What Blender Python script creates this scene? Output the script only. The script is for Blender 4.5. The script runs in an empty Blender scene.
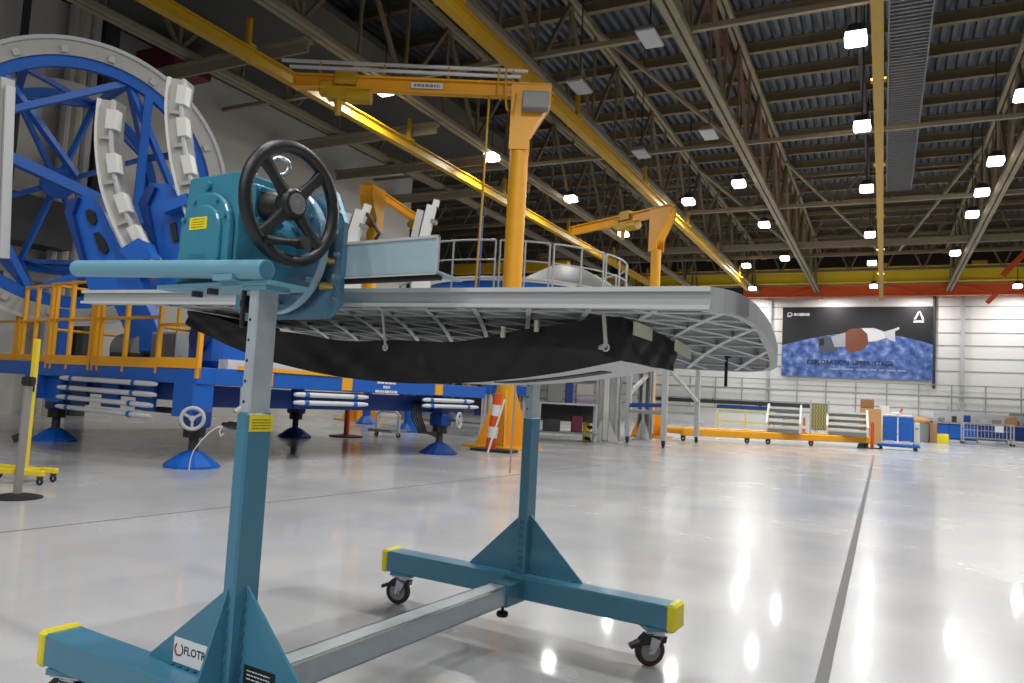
import bpy, math, random
import numpy as np
from mathutils import Vector, Matrix
random.seed(7)
SC = bpy.context.scene
COL = SC.collection
# ---------------------------------------------------------------- camera
F, CX, CY, H = 747.0, 512.0, 341.5, 1.05
_y = np.array([883 - CX, 417 - CY, F]); _y /= np.linalg.norm(_y)
_x = -np.array([-986 - CX, 317 - CY, F]); _x -= _y * (_x @ _y); _x /= np.linalg.norm(_x)
_z = np.cross(_x, _y)
if _z[1] > 0: _z = -_z
MW = np.stack([_x, _y, _z], 1)
cam_d = bpy.data.cameras.new('camera'); cam = bpy.data.objects.new('camera', cam_d); COL.objects.link(cam)
cam_d.sensor_width = 36.0; cam_d.lens = F / 1024 * 36.0; cam_d.clip_start = 0.05; cam_d.clip_end = 200
cam.matrix_world = Matrix(((MW[0][0], -MW[1][0], -MW[2][0], 0), (MW[0][1], -MW[1][1], -MW[2][1], 0), (MW[0][2], -MW[1][2], -MW[2][2], H), (0, 0, 0, 1)))
cam_d.dof.use_dof = True; cam_d.dof.focus_distance = 2.9; cam_d.dof.aperture_fstop = 9.0
SC.camera = cam
# ---------------------------------------------------------------- world and exposure
wd = bpy.data.worlds.new('world'); SC.world = wd; wd.use_nodes = True
wd.node_tree.nodes['Background'].inputs[0].default_value = (0.80, 0.87, 1.0, 1)
wd.node_tree.nodes['Background'].inputs[1].default_value = 0.11
vs = SC.view_settings
vs.view_transform = 'Standard'; vs.look = 'None'; vs.gamma = 1.0; vs.use_curve_mapping = False; vs.exposure = -0.14
SC.cycles.max_bounces = 6; SC.cycles.diffuse_bounces = 3; SC.cycles.glossy_bounces = 3
SC.cycles.sample_clamp_indirect = 6.0; SC.cycles.use_denoising = True
LAMP_W = 235.0
def ray(u, v):
    return MW.T @ np.array([u - CX, v - CY, F])
def G(u, v, z=0.0):
    d = ray(u, v); return Vector(np.array([0, 0, H]) + d * (z - H) / d[2])
def atY(u, v, y):
    d = ray(u, v); return Vector(np.array([0, 0, H]) + d * y / d[1])
def atX(u, v, x):
    d = ray(u, v); return Vector(np.array([0, 0, H]) + d * x / d[0])
def atD(u, v, dep):
    d = ray(u, v); return Vector(np.array([0, 0, H]) + d * dep / F)
# ---------------------------------------------------------------- materials
def lin(c):
    return tuple(((v / 255) / 12.92 if v / 255 <= 0.04045 else ((v / 255 + 0.055) / 1.055) ** 2.4) for v in c)
MATS = {}
def mat(name, rgb, rough=0.5, metal=0.0, noise=0.0, scale=8.0, bump=0.0, emit=None, coat=0.0, rvar=0.0, spec=None, stretch=None):
    m = bpy.data.materials.new(name); m.use_nodes = True
    nt = m.node_tree; b = nt.nodes['Principled BSDF']; c = lin(rgb)
    b.inputs['Base Color'].default_value = (*c, 1); b.inputs['Roughness'].default_value = rough; b.inputs['Metallic'].default_value = metal
    if coat: b.inputs['Coat Weight'].default_value = coat; b.inputs['Coat Roughness'].default_value = 0.12
    if spec is not None: b.inputs['Specular IOR Level'].default_value = spec
    if emit: b.inputs['Emission Color'].default_value = (1, 0.98, 0.94, 1); b.inputs['Emission Strength'].default_value = emit
    if noise or bump or rvar:
        tc = nt.nodes.new('ShaderNodeTexCoord'); n = nt.nodes.new('ShaderNodeTexNoise')
        n.inputs['Scale'].default_value = scale; n.inputs['Detail'].default_value = 5
        src = tc.outputs['Object']
        if stretch:
            mp = nt.nodes.new('ShaderNodeMapping'); mp.inputs['Scale'].default_value = stretch
            nt.links.new(src, mp.inputs[0]); src = mp.outputs[0]
        nt.links.new(src, n.inputs['Vector'])
        if noise:
            mx = nt.nodes.new('ShaderNodeMix'); mx.data_type = 'RGBA'
            mx.inputs[6].default_value = (*[v * (1 - noise) for v in c], 1); mx.inputs[7].default_value = (*[min(1, v * (1 + noise)) for v in c], 1)
            nt.links.new(n.outputs['Fac'], mx.inputs[0]); nt.links.new(mx.outputs[2], b.inputs['Base Color'])
        if rvar:
            mr = nt.nodes.new('ShaderNodeMapRange'); mr.inputs[3].default_value = max(0.02, rough - rvar); mr.inputs[4].default_value = rough + rvar
            nt.links.new(n.outputs['Fac'], mr.inputs[0]); nt.links.new(mr.outputs[0], b.inputs['Roughness'])
        if bump:
            bp = nt.nodes.new('ShaderNodeBump'); bp.inputs['Strength'].default_value = bump; bp.inputs['Distance'].default_value = 0.02
            nt.links.new(n.outputs['Fac'], bp.inputs['Height']); nt.links.new(bp.outputs[0], b.inputs['Normal'])
    MATS[name] = m; return m
TEAL = mat('teal_paint', (66, 124, 150), 0.38, noise=0.06, scale=20, coat=0.2)
GEAR = mat('gearbox_paint', (56, 134, 160), 0.38, noise=0.06, scale=25, coat=0.2)
LTEAL = mat('pale_teal_paint', (108, 160, 182), 0.4, noise=0.05, scale=20)
GALV = mat('galvanised_steel', (182, 194, 202), 0.34, 0.35, noise=0.18, scale=14, rvar=0.1)
ZINC = mat('zinc_blue_steel', (112, 152, 178), 0.3, 0.6, noise=0.2, scale=9, rvar=0.1)
PALEB = mat('pale_blue_steel', (178, 204, 216), 0.35, 0.35, noise=0.1, scale=7, rvar=0.08)
CHROME = mat('bright_bolt_steel', (190, 195, 200), 0.25, 0.9)
BLACK = mat('black_plastic', (24, 25, 27), 0.42)
RUBBER = mat('black_rubber', (30, 30, 31), 0.6)
WHEELB = mat('wheel_black', (32, 34, 37), 0.38, noise=0.1, scale=40)
FABRIC = mat('black_fabric', (34, 32, 33), 0.55, noise=0.2, scale=6, bump=0.3, spec=0.35)
YEL = mat('safety_yellow', (228, 214, 30), 0.45)
LABY = mat('yellow_label', (238, 222, 40), 0.5)
LABW = mat('white_label', (226, 228, 230), 0.5)
INK = mat('ink_black', (22, 22, 26), 0.6)
INKR = mat('ink_red', (190, 40, 40), 0.6)
PANEL = mat('panel_grey_primer', (172, 176, 178), 0.5, noise=0.05, scale=5)
RIBM = mat('panel_rib_grey', (196, 199, 200), 0.5, noise=0.05, scale=9)
SKINM = mat('lower_skin_grey', (200, 200, 200), 0.5, noise=0.06, scale=3)
CREAM = mat('cream_tape', (214, 212, 186), 0.6)
ROD = mat('pale_rod', (176, 178, 164), 0.45, 0.2)
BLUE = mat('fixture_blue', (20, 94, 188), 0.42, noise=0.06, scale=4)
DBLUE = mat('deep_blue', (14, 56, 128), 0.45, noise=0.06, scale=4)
WHITE = mat('white_paint', (216, 216, 212), 0.45, noise=0.05, scale=5)
OFFW = mat('ring_white', (172, 170, 166), 0.5, noise=0.1, scale=5)
TUBEW = mat('white_tube', (214, 216, 218), 0.4)
ORANGEY = mat('rail_yellow_orange', (240, 168, 24), 0.45, noise=0.05, scale=6)
CRANE = mat('crane_yellow', (236, 166, 24), 0.45, noise=0.07, scale=3)
RUNW = mat('runway_yellow', (190, 150, 18), 0.45, noise=0.08, scale=2)
ORANGE = mat('safety_orange', (224, 84, 24), 0.5)
REDOR = mat('crane_orange', (240, 104, 44), 0.5, noise=0.08, scale=1)
STEELG = mat('roof_steel', (146, 136, 114), 0.7, noise=0.12, scale=2)
STEELD = mat('purlin_brown', (124, 110, 86), 0.75, noise=0.15, scale=2)
DECK = mat('roof_deck', (92, 99, 108), 0.6, noise=0.1, scale=1)
RUST = mat('red_pipe', (92, 40, 36), 0.6)
DARK = mat('dark_steel', (52, 54, 56), 0.6)
GREYM = mat('grey_paint', (130, 132, 134), 0.5, noise=0.06, scale=4)
LGREY = mat('light_grey_paint', (184, 186, 188), 0.45, noise=0.05, scale=4)
CARD = mat('cardboard', (178, 136, 92), 0.85, noise=0.08, scale=6)
MAROON = mat('maroon_paint', (104, 34, 52), 0.6)
LAMPM = mat('lamp_face', (255, 255, 250), 0.5, emit=9.0)
LAMPOFF = mat('unlit_lamp_face', (190, 192, 196), 0.35)
GREEN = mat('green_paint', (40, 120, 70), 0.6)
SHINY = mat('polished_edge', (225, 225, 220), 0.15, 0.9)
def floor_mat():
    m = mat('epoxy_floor', (186, 186, 189), 0.13, spec=0.14)
    m.node_tree.nodes['Principled BSDF'].inputs['Coat Weight'].default_value = 0.32; m.node_tree.nodes['Principled BSDF'].inputs['Coat Roughness'].default_value = 0.06
    nt = m.node_tree; b = nt.nodes['Principled BSDF']; L = nt.links.new
    tc = nt.nodes.new('ShaderNodeTexCoord')
    n = nt.nodes.new('ShaderNodeTexNoise'); n.inputs['Scale'].default_value = 0.9; n.inputs['Detail'].default_value = 6
    L(tc.outputs['Object'], n.inputs['Vector'])
    r = nt.nodes.new('ShaderNodeValToRGB'); r.color_ramp.elements[0].color = (*lin((168, 170, 175)), 1); r.color_ramp.elements[1].color = (*lin((190, 190, 191)), 1)
    r.color_ramp.elements[0].position = 0.3; r.color_ramp.elements[1].position = 0.7
    L(n.outputs['Fac'], r.inputs[0]); L(r.outputs[0], b.inputs['Base Color'])
    n2 = nt.nodes.new('ShaderNodeTexNoise'); n2.inputs['Scale'].default_value = 2.2; n2.inputs['Detail'].default_value = 3
    mp = nt.nodes.new('ShaderNodeMapping'); mp.inputs['Scale'].default_value = (1, 0.6, 1); mp.inputs['Rotation'].default_value = (0, 0, 0.5)
    L(tc.outputs['Object'], mp.inputs[0]); L(mp.outputs[0], n2.inputs['Vector'])
    bp = nt.nodes.new('ShaderNodeBump'); bp.inputs['Strength'].default_value = 0.06; bp.inputs['Distance'].default_value = 0.01
    L(n2.outputs['Fac'], bp.inputs['Height']); L(bp.outputs[0], b.inputs['Normal']); L(bp.outputs[0], b.inputs['Coat Normal'])
    mr = nt.nodes.new('ShaderNodeMapRange'); mr.inputs[3].default_value = 0.2; mr.inputs[4].default_value = 0.32
    L(n.outputs['Fac'], mr.inputs[0]); L(mr.outputs[0], b.inputs['Roughness'])
    return m
FLOORM = floor_mat()
def panel_wall_mat():
    m = mat('white_wall_panels', (228, 228, 225), 0.55, noise=0.04, scale=0.4); return m
WALLM = panel_wall_mat()
WALLL = mat('left_wall_paint', (198, 196, 190), 0.65, noise=0.06, scale=0.3)
# ---------------------------------------------------------------- mesh builder
class MB:
    def __init__(s): s.v = []; s.f = []
    def add(s, vs, fs):
        o = len(s.v); s.v += [Vector(p) for p in vs]; s.f += [tuple(i + o for i in f) for f in fs]; return s
    def hexa(s, p):
        return s.add(p, [(0, 3, 2, 1), (4, 5, 6, 7), (0, 1, 5, 4), (1, 2, 6, 5), (2, 3, 7, 6), (3, 0, 4, 7)])
    def box(s, x0, x1, y0, y1, z0, z1):
        return s.hexa([(x0, y0, z0), (x1, y0, z0), (x1, y1, z0), (x0, y1, z0), (x0, y0, z1), (x1, y0, z1), (x1, y1, z1), (x0, y1, z1)])
    def bbox(s, x0, x1, y0, y1, z0, z1, r):
        # box with chamfered edges
        vs = []; 
        for sx, X in ((-1, x0), (1, x1)):
            for sy, Y in ((-1, y0), (1, y1)):
                for sz, Z in ((-1, z0), (1, z1)):
                    vs += [(X, Y - sy * r, Z - sz * r), (X - sx * r, Y, Z - sz * r), (X - sx * r, Y - sy * r, Z)]
        return s.hull(vs)
    def hull(s, vs):
        import bmesh
        bm = bmesh.new()
        for p in vs: bm.verts.new(p)
        r = bmesh.ops.convex_hull(bm, input=bm.verts)
        bmesh.ops.dissolve_limit(bm, angle_limit=0.01, verts=bm.verts, edges=bm.edges)
        bm.verts.index_update()
        s.add([v.co.copy() for v in bm.verts], [tuple(v.index for v in f.verts) for f in bm.faces]); bm.free(); return s
    def bar(s, p0, p1, w, h, up=(0, 0, 1)):
        p0 = Vector(p0); p1 = Vector(p1); d = (p1 - p0).normalized(); up = Vector(up)
        if abs(d.dot(up)) > 0.98: up = Vector((0, 1, 0))
        sx = d.cross(up).normalized() * (w / 2); sz = sx.cross(d).normalized() * (h / 2)
        return s.hexa([p0 - sx - sz, p0 + sx - sz, p0 + sx + sz, p0 - sx + sz, p1 - sx - sz, p1 + sx - sz, p1 + sx + sz, p1 - sx + sz])
    def tube(s, p0, p1, r0, r1=None, n=10, cap=True):
        r1 = r0 if r1 is None else r1
        p0 = Vector(p0); p1 = Vector(p1); d = (p1 - p0).normalized()
        a = d.orthogonal().normalized(); b = d.cross(a)
        vs = []
        for p, r in ((p0, r0), (p1, r1)):
            vs += [p + (a * math.cos(2 * math.pi * i / n) + b * math.sin(2 * math.pi * i / n)) * r for i in range(n)]
        fs = [(i, (i + 1) % n, n + (i + 1) % n, n + i) for i in range(n)]
        if cap: fs += [tuple(range(n))[::-1], tuple(range(n, 2 * n))]
        return s.add(vs, fs)
    def path(s, pts, r, n=8, closed=False):
        pts = [Vector(p) for p in pts]; m = len(pts); vs = []; a = None
        for i, p in enumerate(pts):
            q0 = pts[i - 1] if i > 0 or closed else p; q1 = pts[(i + 1) % m] if i < m - 1 or closed else p
            d = (q1 - q0).normalized()
            a = d.orthogonal().normalized() if a is None else (a - d * a.dot(d)).normalized()
            b = d.cross(a)
            vs += [p + (a * math.cos(2 * math.pi * k / n) + b * math.sin(2 * math.pi * k / n)) * r for k in range(n)]
        fs = []
        for i in range(m if closed else m - 1):
            j = (i + 1) % m
            fs += [(i * n + k, i * n + (k + 1) % n, j * n + (k + 1) % n, j * n + k) for k in range(n)]
        if not closed: fs += [tuple(range(n))[::-1], tuple(range((m - 1) * n, m * n))]
        return s.add(vs, fs)
    def lathe(s, prof, o=(0, 0, 0), ax=(0, 0, 1), n=24, a0=0.0, a1=None):
        o = Vector(o); ax = Vector(ax).normalized(); e = ax.orthogonal().normalized()
        if abs(ax.z) < 0.9: e = Vector((0, 0, 1)); e = (e - ax * e.dot(ax)).normalized()
        g = ax.cross(e); full = a1 is None; a1 = 2 * math.pi if full else a1
        k = n if full else n + 1; m = len(prof); vs = []
        for i in range(k):
            t = a0 + (a1 - a0) * i / n; c = e * math.cos(t) + g * math.sin(t)
            vs += [o + ax * z + c * r for r, z in prof]
        fs = []
        for i in range(n):
            j = (i + 1) % k
            fs += [(i * m + q, j * m + q, j * m + q + 1, i * m + q + 1) for q in range(m - 1)]
        if not full: fs += [tuple(range(m)), tuple(range((k - 1) * m, k * m))[::-1]]
        return s.add(vs, fs)
    def ring(s, r0, r1, z0, z1, o, ax, n=48, a0=0.0, a1=None):
        return s.lathe([(r0, z0), (r1, z0), (r1, z1), (r0, z1), (r0, z0)], o, ax, n, a0, a1)
    def disc(s, r, z0, z1, o, ax, n=24):
        return s.lathe([(1e-4, z0), (r, z0), (r, z1), (1e-4, z1)], o, ax, n)
    def prism(s, poly, d):
        d = Vector(d); poly = [Vector(p) for p in poly]; n = len(poly)
        return s.add(poly + [p + d for p in poly], [tuple(range(n))[::-1], tuple(range(n, 2 * n))] + [(i, (i + 1) % n, n + (i + 1) % n, n + i) for i in range(n)])
    def torus(s, o, ax, R, r, n=32, k=10, a0=0.0, a1=None):
        return s.lathe([(R + r * math.cos(2 * math.pi * i / k), r * math.sin(2 * math.pi * i / k)) for i in range(k + 1)], o, ax, n, a0, a1)
    def xf(s, fn): s.v = [Vector(fn(p)) for p in s.v]; return s
    def build(s, name, m, parent=None, smooth=False):
        me = bpy.data.meshes.new(name)
        me.from_pydata([tuple(p) for p in s.v], [], s.f); me.validate()
        import bmesh
        bm = bmesh.new(); bm.from_mesh(me); bmesh.ops.remove_doubles(bm, verts=bm.verts, dist=1e-6); bmesh.ops.recalc_face_normals(bm, faces=bm.faces); bm.to_mesh(me); bm.free()
        if smooth:
            for p in me.polygons: p.use_smooth = True
            try: me.set_sharp_from_angle(angle=math.radians(35))
            except Exception: pass
        for q in (m if isinstance(m, (list, tuple)) else [m]): me.materials.append(q)
        o = bpy.data.objects.new(name, me); COL.objects.link(o)
        if parent is not None: o.parent = parent
        return o
def tag(o, label=None, cat=None, group=None, kind=None):
    if label: o['label'] = label
    if cat: o['category'] = cat
    if group: o['group'] = group
    if kind: o['kind'] = kind
    return o
def thing(name, label, cat, loc=(0, 0, 0), rz=0.0, group=None):
    o = bpy.data.objects.new(name, None); COL.objects.link(o); o.location = loc; o.rotation_euler = (0, 0, rz)
    o.empty_display_size = 0.1
    return tag(o, label, cat, group)
def struct(mb, name, m, smooth=False): return tag(mb.build(name, m, None, smooth), kind='structure')
def kids(o): return [c for c in bpy.data.objects if c.parent == o]
def dup(root, loc, rz=0.0, label=None, name=None):
    r = root.copy(); COL.objects.link(r); r.location = loc; r.rotation_euler = (0, 0, rz)
    if label: r['label'] = label
    for c in kids(root):
        d = c.copy(); COL.objects.link(d); d.parent = r
        for g in kids(c):
            e = g.copy(); COL.objects.link(e); e.parent = d
    return r
def text_mb(txt, size, o, ex, ey, depth=0.001, align='CENTER', bold=0.0):
    cu = bpy.data.curves.new('tmp', 'FONT'); cu.body = txt; cu.size = size; cu.align_x = align; cu.align_y = 'CENTER'; cu.resolution_u = 2; cu.offset = bold
    ob = bpy.data.objects.new('tmp', cu); COL.objects.link(ob)
    me = bpy.data.meshes.new_from_object(ob.evaluated_get(bpy.context.evaluated_depsgraph_get()))
    o = Vector(o); ex = Vector(ex); ey = Vector(ey); nz = ex.cross(ey)
    mb = MB().add([o + ex * v.co.x + ey * v.co.y + nz * depth for v in me.vertices], [tuple(p.vertices) for p in me.polygons])
    bpy.data.objects.remove(ob); bpy.data.curves.remove(cu); bpy.data.meshes.remove(me); return mb
def dashes(mb, o, ex, ey, w, h, rows, fill, seed=1, depth=0.001):
    rr = random.Random(seed); o = Vector(o); ex = Vector(ex); ey = Vector(ey); nz = ex.cross(ey)
    for i in range(rows):
        y = h / 2 - (i + 0.5) * h / rows; x = -w / 2
        while x < w / 2 - 0.02 * w:
            l = min(rr.uniform(0.06, 0.2) * w, w / 2 - x); t = h / rows * fill / 2
            mb.add([o + ex * x + ey * (y - t) + nz * depth, o + ex * (x + l) + ey * (y - t) + nz * depth, o + ex * (x + l) + ey * (y + t) + nz * depth, o + ex * x + ey * (y + t) + nz * depth], [(0, 1, 2, 3)])
            x += l + 0.03 * w
    return mb
# ================================================================ SETTING
YW = 57.0
struct(MB().box(-30, 24, -30, YW, -0.2, 0), 'floor', FLOORM)
GROUT = mat('joint_grey', (112, 112, 112), 0.8)
struct(MB().box(-0.224, -0.176, -8, 22.3, -0.01, 0.0015), 'trim_1', GROUT)
struct(MB().bar((-5.3, 1.0, 0), (-4.2, 12, 0), 0.022, 0.003), 'trim_2', GROUT)
mb = MB().box(-40, 24, YW, YW + 0.3, 0, 9.35)
wf = struct(mb, 'wall_far', WALLM)
LINE = mat('panel_seam_grey', (150, 152, 152), 0.6)
SEAM = mat('wall_rail_grey', (146, 150, 150), 0.5)
for z in (1.1, 1.75, 4.3, 5.15, 6.0, 6.85, 7.75, 8.6):
    MB().box(-40, 24, YW - 0.03, YW - 0.001, z - 0.03, z + 0.03).build('panel_seam', LINE, wf)
struct(MB().box(-40, 24, YW - 0.2, YW + 0.3, 9.36, 13), 'wall_far_upper', DARK)
struct(MB().box(-18.9, -18.5, -30, 26.5, 0, 12.6), 'wall_left', WALLL)
struct(MB().box(-18.49, -12.4, -8, 26.5, 10.3, 10.5), 'trim_3', mat('soffit_grey', (74, 74, 70), 0.85))
struct(MB().box(-30, -29.6, 26, YW, 0, 12.6), 'wall_left_rear', DARK)
struct(MB().box(20, 20.4, -30, YW, 0, 12.6), 'wall_right', WALLL)
# pipes along the far wall
for k, (z, r) in enumerate(((2.62, 0.07), (3.35, 0.035))):
    tag(MB().tube((-22, YW - 0.35, z), (16, YW - 0.35, z), r, n=8).build('wall_pipe', SEAM), 'thick grey pipe run along the white far wall below the banner' if k == 0 else 'thin grey pipe run just under the lower edge of the banner', 'pipe')
for i in range(14):
    x = -15 + i * 1.9
    tag(MB().bar((x, YW - 0.3, 1.1), (x, YW - 0.3, 3.4), 0.07, 0.05).build('pipe_support', SEAM), 'grey upright pipe support on the white far wall', 'pipe support', 'pipe supports along the far wall')
tag(MB().tube((2.98, YW - 0.2, 3.1), (2.98, YW - 0.2, 9.3), 0.09, n=8).build('downpipe', DARK), 'black vertical pipe on the far wall beside the space banner', 'pipe')
for i, x in enumerate((-7.5, 4.6)):
    struct(MB().box(x - 0.12, x + 0.12, YW - 0.25, YW, 0, 9.3), 'trim_%d' % (4 + i), LGREY)
# ---- ceiling
def deck():
    mb = MB(); x = -31.0; p = 0.3; prof = []
    while x < 21:
        prof += [(x, 12.62), (x + 0.12, 12.62), (x + 0.15, 12.80), (x + 0.27, 12.80)]; x += p
    n = len(prof)
    mb.add([(a, -30, b) for a, b in prof] + [(a, YW, b) for a, b in prof], [(i, i + 1, n + i + 1, n + i) for i in range(n - 1)])
    return mb
ceil = struct(deck(), 'ceiling', DECK)
yy = -1.0
while yy < YW:
    mb = MB().box(-31, 21, yy - 0.09, yy + 0.09, 12.56, 12.6).box(-31, 21, yy - 0.02, yy + 0.02, 12.3, 12.56).box(-31, 21, yy - 0.09, yy + 0.09, 12.26, 12.3)
    mb.build('purlin', STEELD, ceil); yy += 2.05
def truss_y(x, zl=9.2, zu=12.1):
    t = bpy.data.objects.new('roof_truss', None); COL.objects.link(t); t.location = (x, 0, 0)
    MB().box(-0.17, -0.03, -6, YW, zl, zl + 0.16).box(0.03, 0.17, -6, YW, zl, zl + 0.16).box(-0.17, 0.17, -6, YW, zl + 0.14, zl + 0.17).build('lower_chord', STEELG, t)
    MB().box(-0.15, -0.03, -6, YW, zu, zu + 0.15).box(0.03, 0.15, -6, YW, zu, zu + 0.15).build('upper_chord', STEELG, t)
    mb = MB(); y = -4.0; k = 0
    while y < YW - 4:
        mb.bar((0, y, zl + 0.1), (0, y + 2.05, zu), 0.1, 0.1).bar((0, y + 2.05, zu), (0, y + 4.1, zl + 0.1), 0.1, 0.1)
        mb.bar((0, y, zl + 0.1), (0, y, zu), 0.08, 0.08)
        mb.bar((0.02, y + 2.05, zl + 0.1), (0.02, y + 2.05, zu), 0.07, 0.07)
        y += 4.1
    mb.build('lattice_web', STEELD, t)
    return t
for x, lab in ((-16.0, 'grey steel lattice roof truss nearest the plain side wall'), (-12.0, 'grey steel lattice roof truss above the outermost yellow rail'), (-8.0, 'grey steel lattice roof truss running beside the middle yellow rail'), (-4.1, 'pale steel lattice roof truss midway between two yellow overhead rails'), (3.6, 'pale steel lattice roof truss past the overhead grating walkway'), (8.0, 'grey steel lattice roof truss beyond the walkway, farthest from the handwheel')):
    tag(truss_y(x), lab, 'roof truss', 'roof trusses running the length of the hall')
# lateral struts at lower chord level
for y, lab in ((16.0, 'pale horizontal roof strut crossing over the tall orange jib crane'), (23.7, 'pale horizontal roof strut second from the handwheel'), (31.8, 'pale horizontal roof strut third from the handwheel'), (40.0, 'deep pale roof strut farthest in, before the yellow bridge crane')):
    h = 0.32 if y == 40 else 0.12
    tag(MB().box(-18.4, 19, y - 0.06, y + 0.06, 9.36, 9.36 + h).build('roof_strut', STEELG), lab, 'roof strut')
# side lateral beams by the left wall
for i, y in enumerate((12.8, 18.4, 21.5, 25.0)):
    tag(MB().box(-18.45, -12.1, y - 0.15, y + 0.15, 9.05, 9.12).box(-18.45, -12.1, y - 0.03, y + 0.03, 8.8, 9.05).build('wall_bracket_beam', STEELG), 'grey steel beam bridging the side wall and the outermost roof truss', 'beam', 'bracket beams beside the side wall')
# diagonal braces in upper roof
mb = None
for i, (x0, x1, y0, y1) in enumerate(((-7.8, -4.3, 20, 24), (-4.0, -0.3, 34, 42), (3.4, 0.6, 34, 42), (-11.8, -8.2, 26, 30), (-11.8, -8.2, 12, 16), (-15.8, -12.2, 14, 18), (-11.8, -8.2, 34, 40), (-7.8, -4.3, 34, 40))):
    tag(MB().bar((x0, y0, 12.0), (x1, y1, 9.5), 0.1, 0.1).build('roof_brace', STEELG), 'grey diagonal roof brace between two lattice trusses', 'roof brace', 'diagonal braces in the roof')
# rear lateral lattice trusses in the depth of the hall
def truss_x(y, zl, zu, x0, x1):
    mb = MB().box(x0, x1, y - 0.08, y + 0.08, zl, zl + 0.16).box(x0, x1, y - 0.08, y + 0.08, zu - 0.14, zu)
    x = x0
    while x < x1 - 1:
        mb.bar((x, y, zl), (x + 1.0, y, zu), 0.09, 0.09).bar((x + 1.0, y, zu), (x + 2.0, y, zl), 0.09, 0.09); x += 2.0
    return mb
for y, z0, lab in ((44, 9.7, 'grey lattice cross truss deep in the roof, second before the far wall'), (50, 9.9, 'grey lattice cross truss deep in the roof nearest the far wall'), (36.6, 10.6, 'grey lattice cross truss in the middle of the roof, nearest the handwheel')):
    tag(truss_x(y, z0, 12.2, -28, 18).build('lattice_cross_truss', STEELD), lab, 'roof truss')
# red pipe under the roof
tag(MB().tube((-4.55, -2, 12.0), (-4.35, 36.3, 12.0), 0.11, n=8).build('sprinkler_pipe', RUST), 'dark red sprinkler pipe under the roof deck beside a lattice truss', 'pipe')
tag(MB().tube((-0.75, -2, 11.9), (-0.75, 36.3, 11.9), 0.09, n=8).build('roof_conduit', mat('mauve_pipe', (78, 66, 80), 0.6)), 'dull mauve pipe under the roof beside the middle yellow rail', 'pipe')
# grating walkway
wk = thing('grating_walkway', 'long dark grating walkway hung under the roof next to a yellow rail', 'walkway', (0.47, 0, 11.0))
WZ = mat('walkway_steel', (120, 122, 126), 0.5)
MB().box(-0.5, -0.46, -4, 36.3, 0, 0.14).build('side_channel', WZ, wk); MB().box(0.46, 0.5, -4, 36.3, 0, 0.14).build('side_channel', WZ, wk)
mb = MB(); y = 4.0
while y < 36.2: mb.box(-0.46, 0.46, y - 0.03, y + 0.03, 0.02, 0.07); y += 0.2
mb.build('grating', WZ, wk)
MB().box(-0.25, 0.25, -4, 36.3, 0.25, 0.3).build('cable_tray', mat('tray_grey', (96, 98, 104), 0.6), wk)
for y in range(4, 36, 6): MB().bar((-0.48, y, 0.1), (-0.48, y, 1.3), 0.03, 0.03).build('hanger', WZ, wk), MB().bar((0.48, y, 0.1), (0.48, y, 1.3), 0.03, 0.03).build('hanger', WZ, wk)
# runways
def runway(x, y0, y1, z, lab):
    t = thing('crane_runway', lab, 'crane rail', (x, 0, z), 0, 'yellow overhead crane runways')
    MB().box(-0.105, 0.105, y0, y1, 0, 0.035).box(-0.02, 0.02, y0, y1, 0.035, 0.3).box(-0.105, 0.105, y0, y1, 0.27, 0.3).build('rail_beam', RUNW, t)
    y = y0 + 3
    while y < y1: 
        if z < 9: MB().box(-0.05, 0.05, y - 0.05, y + 0.05, 0.3, 0.98).box(-0.16, 0.16, y - 0.1, y + 0.1, 0.3, 0.35).build('hanger_bracket', RUNW, t)
        y += 6.4
    return t
runway(-0.2, -4, 51.8, 8.3, 'long yellow overhead rail next to the grating walkway')
runway(-7.5, -4, 47, 8.3, 'long yellow overhead rail passing just behind the tall orange jib crane')
runway(-12.95, -4, 49, 8.3, 'long yellow overhead rail nearest the plain side wall')
# cross girder and orange beam
t = thing('bridge_crane', 'yellow bridge crane girder spanning the hall before the far wall', 'crane', (0, 53.6, 9.75))
MB().box(-22, 19, -0.2, 0.2, 0, 0.06).box(-22, 19, -0.06, 0.06, 0.06, 0.95).box(-22, 19, -0.2, 0.2, 0.92, 1.0).build('girder', mat('girder_yellow', (246, 214, 50), 0.45, noise=0.07, scale=1), t)
for x in (-13, -0.2, 5.2): MB().box(x - 0.4, x + 0.4, -0.3, 0.3, 1.0, 1.22).build('end_truck', RUNW, t)
MB().box(-22, 19, 0.25, 0.4, -0.1, 0.5).build('busbar', STEELG, t)
ob = thing('orange_girder', 'bright orange girder hanging right beneath the yellow bridge crane', 'crane', (0, 54.3, 8.95))
MB().box(-9, 19, -0.2, 0.2, 0, 0.06).box(-9, 19, -0.06, 0.06, 0.06, 0.72).box(-9, 19, -0.2, 0.2, 0.7, 0.78).build('girder', REDOR, ob)
for x in (-6, -2, 2, 6): MB().bar((x - 2, -0.15, 0.7), (x, -0.15, 0.05), 0.1, 0.12).bar((x, -0.15, 0.05), (x + 2, -0.15, 0.7), 0.1, 0.12).build('diagonal', REDOR, ob)
br = thing('orange_bracket_arm', 'orange diagonal bracket arm rising to the roof beyond the bridge crane end', 'bracket', (0, 47, 0))
_o = Vector((0, 47, 0))
MB().bar(atY(987, 303, 50) - _o, atY(1004, 286, 50) - _o, 0.2, 0.25).build('strut', REDOR, br)
MB().bar(atY(1002, 276, 50) - _o, atY(1034, 244, 50) - _o, 0.2, 0.3).build('arm', REDOR, br)
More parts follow.
